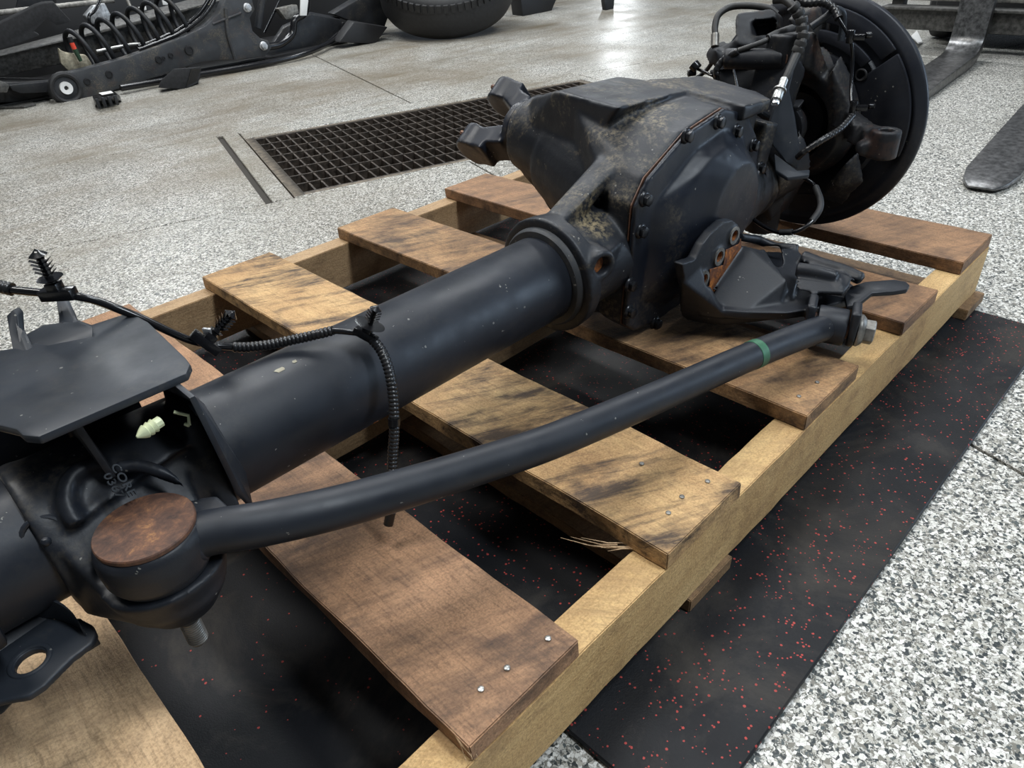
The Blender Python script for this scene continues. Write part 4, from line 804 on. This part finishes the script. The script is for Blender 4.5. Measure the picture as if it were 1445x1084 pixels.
for (q, r_) in [((1.005, 3.855, 0.068), .011), ((1.115, 3.855, 0.082), .012), ((1.374, 3.855, 0.108), .012), ((1.400, 3.855, 0.111), .006), ((1.440, 3.855, 0.118), .009), ((1.543, 3.855, 0.126), .016)]:
    MB().lathe(q, (0, -1, 0), [(r_ * 1.5, -.002), (r_ * 1.4, .003), (r_, .0035), (r_ * .95, .001), (0, .0008)], 20).build('arm_hole', M['dark'] if r_ < .015 else M['dark'], arm)
for q in ((1.924, 3.850, 0.281), (1.967, 3.850, 0.084)):
    hexhead(MB(), Vector(q) + Vector((0, .012, 0)), (0, -1, 0), .019, .022, .024).build('arm_bolt', M['pale'], arm, bevel=.002)
MB().tube(spline([(1.799, 3.860, 0.292), (1.775, 3.855, 0.165), (1.783, 3.860, 0.043)], 6), .010, 8).build('arm_rib', M['dirty'], arm)
MB().tube(spline([(1.708, 3.860, 0.229), (1.879, 3.855, 0.262)], 6), .006, 8).build('arm_rib', M['dirty'], arm)

def rod(name, label, cat, pts, r, mat, group=None, n=12, sp=True):
    P = spline(pts, 8) if sp and len(pts) > 2 else [vec(p) for p in pts]
    kw = dict(label=label, category=cat)
    if group: kw['group'] = group
    b_ = Vector(P[0]); return MB().tube(P, r, n).build(name, M[mat], None, at=b_, smooth=50, **kw)
# coil spring
A0, A1 = Vector((1.040, 4.020, 0.175)), Vector((1.647, 4.020, 0.277)); dA = (A1 - A0); LA = dA.length; f_, u_, w_ = MB().frame(dA)
P = [A0 + dA * (t / 1) + (u_ * math.cos(2 * PI * 7.4 * t + 2.6) + w_ * math.sin(2 * PI * 7.4 * t + 2.6)) * (.098 + .012 * t) for t in [k / 180 for k in range(181)]]
MB().tube(P, .012, 10).build('coil_spring', M['greasy'], None, at=Vector((A0.x, A0.y, 0)), smooth=50, label='black coil spring lying on its side behind the long dark arm', category='spring')
rail = thing('frame_rail', 'dusty grey box rail lying behind the coil spring', 'rail', (0.738, 4.280, 0.093))
MB().hull([(0.704, 4.200, 0.208), (0.689, 4.160, 0.195), (1.540, 4.200, 0.276), (2.038, 4.200, 0.339), (2.011, 4.160, 0.318), (0.726, 4.300, 0.204), (2.093, 4.300, 0.353), (1.515, 4.160, 0.253)]).build('rail_top', M['frame'], rail, bevel=.003)
MB().hull([(0.695, 4.190, 0.192), (0.665, 4.220, 0.104), (2.022, 4.190, 0.305), (1.992, 4.220, 0.152), (0.712, 4.280, 0.182), (0.676, 4.280, 0.097), (2.066, 4.280, 0.298), (2.021, 4.280, 0.145)]).build('rail_side', M['frame'], rail, bevel=.003)
solid('plastic_flap', 'matte black plastic flap with a notch, top left of the parts pile', 'plastic panel', [(0.725, 4.100, 0.316), (0.976, 4.100, 0.393), (1.010, 4.100, 0.398), (1.054, 4.100, 0.396), (1.102, 4.100, 0.306), (1.030, 4.100, 0.300), (0.998, 4.100, 0.335), (0.918, 4.100, 0.286), (0.940, 4.100, 0.268), (0.850, 4.100, 0.249), (0.688, 4.100, 0.227)], (.0, .012, .01), 'lining', .002)
rod('steel_tube', 'bright scuffed steel tube lying along the top of the parts pile', 'tube', [(0.816, 4.400, 0.364), (1.434, 4.400, 0.357)], .013, 'grey', sp=False)
solid('blue_grey_panel', 'blue-grey plastic panel standing behind the notched flap', 'plastic panel', [(0.976, 4.500, 0.360), (1.044, 4.500, 0.463), (1.202, 4.500, 0.447), (1.176, 4.500, 0.363), (1.064, 4.500, 0.343)], (0, .02, 0), 'greasy')
solid('alloy_housing', 'pale grey alloy casting wedged behind the spring', 'casting', [(1.247, 4.340, 0.307), (1.305, 4.340, 0.347), (1.366, 4.340, 0.353), (1.376, 4.340, 0.298), (1.402, 4.340, 0.267), (1.260, 4.340, 0.265)], (0, .05, 0), 'pale', .006)
solid('dust_pan', 'crumpled dusty beige sheet under the left end of the spring', 'sheet', [(0.972, 4.000, 0.213), (0.990, 4.000, 0.191), (1.031, 4.000, 0.178), (1.086, 4.000, 0.163), (1.099, 4.000, 0.115), (1.030, 4.000, 0.103), (0.978, 4.000, 0.109), (0.959, 4.000, 0.145)], (.01, .05, 0), 'dusty_pan', .008)
mk = thing('marker_pen', 'green pen with a red band leaning in the spring', 'pen', (1.032, 3.930, 0.154))
MB().cyl((1.020, 3.930, 0.260), (1.020, 3.930, 0.235), .011, n=10).build('pen_cap', M['dark'], mk)
MB().cyl((1.020, 3.930, 0.235), (1.023, 3.930, 0.206), .0105, n=10).build('pen_band', M['red'], mk)
MB().cyl((1.023, 3.930, 0.206), (1.031, 3.930, 0.151), .012, .008, n=10).build('pen_body', M['green'], mk)
for k, dy in enumerate((0, .022)):
    rod('weather_strip', ['glossy black rubber strip following the upper edge of the long dark arm', 'second black rubber strip running just behind the first'][k], 'rubber strip', [(1.308, 3.900, 0.162), (1.409, 3.900, 0.180), (1.543, 3.900, 0.208), (1.669, 3.900, 0.259), (1.756, 3.900, 0.322), (1.797, 3.900, 0.378)] if k == 0 else [(1.330, 3.950, 0.169), (1.433, 3.950, 0.187), (1.557, 3.950, 0.217), (1.675, 3.950, 0.269), (1.760, 3.950, 0.334), (1.797, 3.950, 0.377)], .010, 'plastic', 'rubber strips on the long arm')
solid('side_skirt', 'flat black plastic skirt lying at the left edge under the pile', 'plastic panel', [(0.688, 3.920, 0.103), (0.877, 3.920, 0.088), (0.861, 3.920, 0.040), (0.725, 3.920, 0.059), (0.696, 3.920, 0.077)], (0, .08, 0), 'greasy', .004)
solid('lower_tray', 'dark tray lying on the floor below the skirt, left edge of frame', 'plastic panel', [(0.618, 4.000, 0.115), (0.938, 4.000, 0.057), (0.911, 4.000, -0.015), (0.584, 4.000, 0.033)], (0, .3, 0), 'dark', .006)
solid('grey_corner_piece', 'grey flat corner piece lying on the floor at the left edge', 'sheet', [(0.626, 4.220, 0.010), (0.771, 4.024, 0.010), (0.761, 3.897, 0.010), (0.706, 3.880, 0.010), (0.583, 4.038, 0.010)], (0, 0, -.008), 'frame', .002)
solid('left_bracket', 'small dusty bracket at the left edge above the floor', 'bracket', [(0.607, 3.900, 0.144), (0.668, 3.900, 0.124), (0.690, 3.900, 0.105), (0.666, 3.900, 0.076), (0.584, 3.900, 0.091)], (0, .05, 0), 'frame', .004)
cb_ = thing('connector_block', 'small black plug block with a white top lying in front of the long dark arm', 'connector', (0.977, 3.609, 0.000))
MB().hull([(0.916, 3.561, 0.002), (1.040, 3.565, 0.002), (1.063, 3.710, 0.030), (0.957, 3.688, 0.030), (0.983, 3.462, 0.040), (0.901, 3.469, 0.040), (1.020, 3.825, 0.000), (1.086, 3.708, 0.000)]).build('block_body', M['plastic'], cb_, bevel=.003)
for k in range(4): MB().box(Vector((0.896, 3.433, 0.036)) + Vector((.026 * k, -.001 * k - .003, -.004 * 0)), (.012, .012, .04)).build('block_rib', M['greasy'], cb_, bevel=.001)
MB().hull([(0.979, 3.655, 0.042), (1.033, 3.649, 0.042), (1.020, 3.580, 0.042), (0.970, 3.582, 0.042), (0.990, 3.692, 0.036), (1.032, 3.617, 0.036)]).build('white_cap', M['white'], cb_)
bl = thing('air_duct', 'matte black wedge-shaped duct under the middle of the long dark arm', 'duct', (1.398, 3.800, -0.042))
MB().hull([(1.227, 3.580, 0.026), (1.256, 3.580, 0.059), (1.328, 3.580, 0.095), (1.415, 3.580, 0.084), (1.356, 3.580, -0.005), (1.271, 3.680, 0.021), (1.378, 3.700, 0.077), (1.500, 3.660, 0.070), (1.443, 3.620, -0.001)]).build('duct_body', M['lining'], bl, bevel=.004)
MB().prism([(1.356, 3.575, -0.001), (1.412, 3.575, 0.082), (1.488, 3.640, 0.063), (1.442, 3.610, 0.010)], (0, .004, 0)).build('duct_mouth', M['dark'], bl)
rod('long_edge_strip', 'long thin black rail along the floor in front of the pile, pointing at the tyre', 'strip', [(1.112, 3.749, 0.030), (1.548, 3.747, 0.020), (1.904, 3.714, 0.020), (2.199, 3.747, 0.030), (2.507, 3.939, 0.050), (2.570, 3.946, 0.120)], .016, 'plastic')
solid('under_panel', 'glossy dark plastic panel propped between the pile and the tyre', 'plastic panel', [(1.836, 4.000, 0.009), (2.147, 4.000, -0.026), (2.412, 4.000, 0.004), (2.563, 4.000, 0.071), (2.598, 4.000, 0.130), (2.397, 4.000, 0.186), (2.191, 4.000, 0.137), (2.071, 4.000, 0.040)], (.02, .05, .01), 'greasy', .004)
rod('bent_black_arm', 'curved glossy black arm holding up a bright flat bar, right part of the pile', 'arm', [(2.391, 4.000, 0.281), (2.322, 3.950, 0.205), (2.247, 3.950, 0.176), (2.210, 3.950, 0.106), (2.124, 3.950, 0.066), (2.040, 3.950, 0.063)], .020, 'plastic')
solid('bright_bar', 'bright flat steel bar standing at the top edge, right part of the pile', 'bar', [(2.308, 3.920, 0.317), (2.359, 3.920, 0.312), (2.314, 3.920, 0.192), (2.272, 3.920, 0.197)], (0, .01, 0), 'white', .001)
solid('grey_lump', 'dusty grey housing beside the bright flat bar', 'casting', [(2.237, 4.100, 0.232), (2.373, 4.100, 0.238), (2.373, 4.100, 0.162), (2.276, 4.100, 0.166)], (0, .06, 0), 'grey', .008)
rod('upright_shock', 'black damper tube standing behind the bolted end of the long arm', 'damper', [(2.143, 4.050, 0.331), (2.056, 4.050, 0.152)], .022, 'greasy', sp=False)
rod('crossing_rod', 'thin black rod crossing the right part of the pile', 'rod', [(2.325, 4.150, 0.310), (2.138, 4.150, 0.113)], .010, 'plastic', sp=False)
rod('fog_cable', 'looped black cable hanging over the spring', 'cable', [(1.362, 4.300, 0.401), (1.245, 4.150, 0.341), (1.199, 4.120, 0.321), (1.192, 4.120, 0.284), (1.239, 4.150, 0.270)], .008, 'plastic')
rod('support_strut', 'short grey strut behind the right end of the coil spring', 'strut', [(1.487, 4.350, 0.387), (1.476, 4.300, 0.301)], .009, 'grey', sp=False)
solid('white_clip', 'small white plastic clip above the spring near the top edge', 'clip', [(1.501, 4.250, 0.320), (1.541, 4.250, 0.322), (1.538, 4.250, 0.302), (1.506, 4.250, 0.299)], (0, .02, 0), 'white', .003)
solid('white_tab', 'bright white tab near the top edge over the spring, rightmost of the white bits', 'tab', [(1.657, 4.300, 0.349), (1.696, 4.300, 0.345), (1.680, 4.300, 0.308), (1.653, 4.300, 0.311)], (0, .01, 0), 'white', .003)
solid('cardboard_piece', 'beige card lying far behind the black rubber strips', 'card', [(1.910, 4.500, 0.287), (2.017, 4.500, 0.282), (2.012, 4.500, 0.237), (1.943, 4.500, 0.222)], (0, .02, 0), 'dusty_pan', .002)
rod('sway_link', 'steel link with a zinc end lying under the spring coils', 'link', [(1.131, 3.980, 0.174), (1.288, 3.980, 0.180), (1.359, 3.980, 0.176)], .009, 'steel')
MBL = [(0.924, 4.750, 0.503), (0.719, 4.750, 0.017), (1.239, 4.750, -0.078), (2.185, 4.750, -0.115), (2.988, 4.750, -0.055), (3.455, 4.750, 0.027), (3.533, 4.750, 0.255)]
solid('dark_backfill', 'large matte black panel added as a dark backdrop behind the parts pile', 'plastic panel', [Vector((p[0], p[1], max(p[2], .0))) for p in MBL], (0, .05, 0), 'dark', .004)  # added near-black panel standing in for the darkness behind the pile, hides the floor
solid('under_pile_sheet', 'large black sheet lying flat under the parts pile', 'plastic panel', [Vector((.62, 4.0, .004)), Vector((2.2, 3.93, .004)), Vector((2.75, 4.0, .004)), Vector((3.1, 4.7, .004)), Vector((.62, 4.7, .004))], (0, 0, .012), 'dark', .002)  # flat near-black sheet covering the floor beneath the pile
for k, PP in enumerate(([(2.544, 4.000, 0.168), (2.828, 4.000, 0.253), (3.049, 4.000, 0.230), (2.891, 4.000, 0.009)], [(2.422, 3.800, 0.039), (2.555, 3.800, 0.136), (2.799, 3.800, 0.073), (2.684, 3.800, -0.007)])):
    solid('black_shell', ['dark plastic shell leaning between the panel and the tyre, upper piece', 'dark plastic shell on the floor touching the left of the tyre'][k], 'plastic panel', PP, (.03, .12, 0), 'greasy' if k == 0 else 'dark', .01)
solid('dark_bundle', 'dark greasy part on the floor just right of the tyre', 'part', [(3.903, 3.700, -0.005), (3.885, 3.700, 0.139), (4.301, 3.700, 0.104), (4.236, 3.700, 0.028), (4.186, 3.700, -0.040), (4.066, 3.700, -0.007)], (.04, .15, 0), 'dark', .012)
solid('small_foot', 'small brown-black foot on the floor at the top edge above the axle housing', 'part', [(4.312, 3.300, 0.094), (4.441, 3.300, 0.080), (4.427, 3.300, -0.008), (4.338, 3.300, -0.002)], (.02, .05, 0), 'greasy', .006)
solid('far_beam', 'dark low beam at the top edge behind the small foot', 'beam', [(4.906, 4.400, -0.050), (4.910, 4.400, 0.034), (5.215, 3.600, 0.030), (5.200, 3.600, -0.029), (5.049, 3.900, -0.041)], (.02, .06, 0), 'dark', .006)

# ---- forklift ------------------------------------------------------------------------
fkl = thing('forklift', 'forklift front with two worn steel forks resting on the terrazzo behind the wheel end', 'forklift', (3.5, .6, 0))
fd = Vector((1, .075, 0)).normalized(); fs = Vector((-fd.y, fd.x, 0))
def fork(y0, xt):
    t0 = Vector((xt, y0, 0)); W_ = .062; L = 3.46 - xt
    P = []
    def sec(s_, w_, z0, z1): 
        c_ = t0 + fd * s_; return [c_ + fs * a * w_ + Vector((0, 0, z)) for a, z in ((-1, z0), (1, z0), (1, z1), (-1, z1))]
    S = [sec(.0, .030, .008, .014), sec(.045, .050, .006, .018), sec(.12, W_, .004, .022), sec(.5, W_, .004, .032), sec(L - .10, W_, .004, .046)]
    for k in range(7):     # heel curve and shank
        a = PI / 2 * k / 6; c_ = t0 + fd * (L - .08 + .08 * math.sin(a)); rr_ = .05
        zt = .046 + .05 * (1 - math.cos(a)); S.append([t0 + fd * (L - .10 + .10 * math.sin(a) * 1.45) + fs * -W_ + Vector((0, 0, .004 + .10 * (1 - math.cos(a)))), t0 + fd * (L - .10 + .10 * math.sin(a) * 1.45) + fs * W_ + Vector((0, 0, .004 + .10 * (1 - math.cos(a)))), t0 + fd * (L - .10 + .10 * math.sin(a)) + fs * W_ + Vector((0, 0, .046 + .065 * (1 - math.cos(a)))), t0 + fd * (L - .10 + .10 * math.sin(a)) + fs * -W_ + Vector((0, 0, .046 + .065 * (1 - math.cos(a))))])
    e = S[-1]; S.append([p + Vector((0, 0, .9)) for p in e])
    b = MB(); vs = [p for s_ in S for p in s_]; n = len(S)
    fs_ = [(4 * i + k, 4 * i + (k + 1) % 4, 4 * i + 4 + (k + 1) % 4, 4 * i + 4 + k) for i in range(n - 1) for k in range(4)] + [(3, 2, 1, 0), (4 * n - 4, 4 * n - 3, 4 * n - 2, 4 * n - 1)]
    b.add(vs, fs_).build('fork', M['fork'], fkl, bevel=.002, smooth=40)
fork(.172, 1.88); fork(.600, 1.96)
def fbar(z0, z1, x, d, y0=-1.2, y1=1.10, mat='frame', name='carriage_bar'):
    MB().box((x + d / 2, (y0 + y1) / 2, (z0 + z1) / 2), (d, y1 - y0, z1 - z0)).build(name, M[mat], fkl, bevel=.004)
fbar(.105, .185, 3.53, .05); fbar(.185, .197, 3.50, .08); fbar(.215, .235, 3.56, .05, mat='grey', name='carriage_lip'); fbar(.40, .50, 3.53, .05)
for y in (1.06, .45, .05): MB().box((3.60, y, .36), (.05, .05, .42)).build('carriage_post', M['frame'], fkl, bevel=.004)
MB().box((4.1, .35, .16), (.6, 1.25, .20)).build('chassis', M['dark'], fkl, bevel=.02)
for y in (.98, -.42):
    MB().lathe((4.05, y, .16), (0, 1, 0), [(.05, -.05), (.13, -.055), (.155, -.04), (.16, 0), (.155, .04), (.13, .055), (.05, .05)], 36, True).build('front_wheel', M['rubber'], fkl)
solid('paper_scrap', 'crumpled white scrap of paper on the floor behind the shield rim', 'paper', [(3.945, 1.091, 0.010), (3.986, 1.084, 0.030), (3.843, 1.001, 0.005), (3.709, 0.976, 0.020), (3.749, 1.012, 0.030)], (.004, .003, .004), 'white', 0)
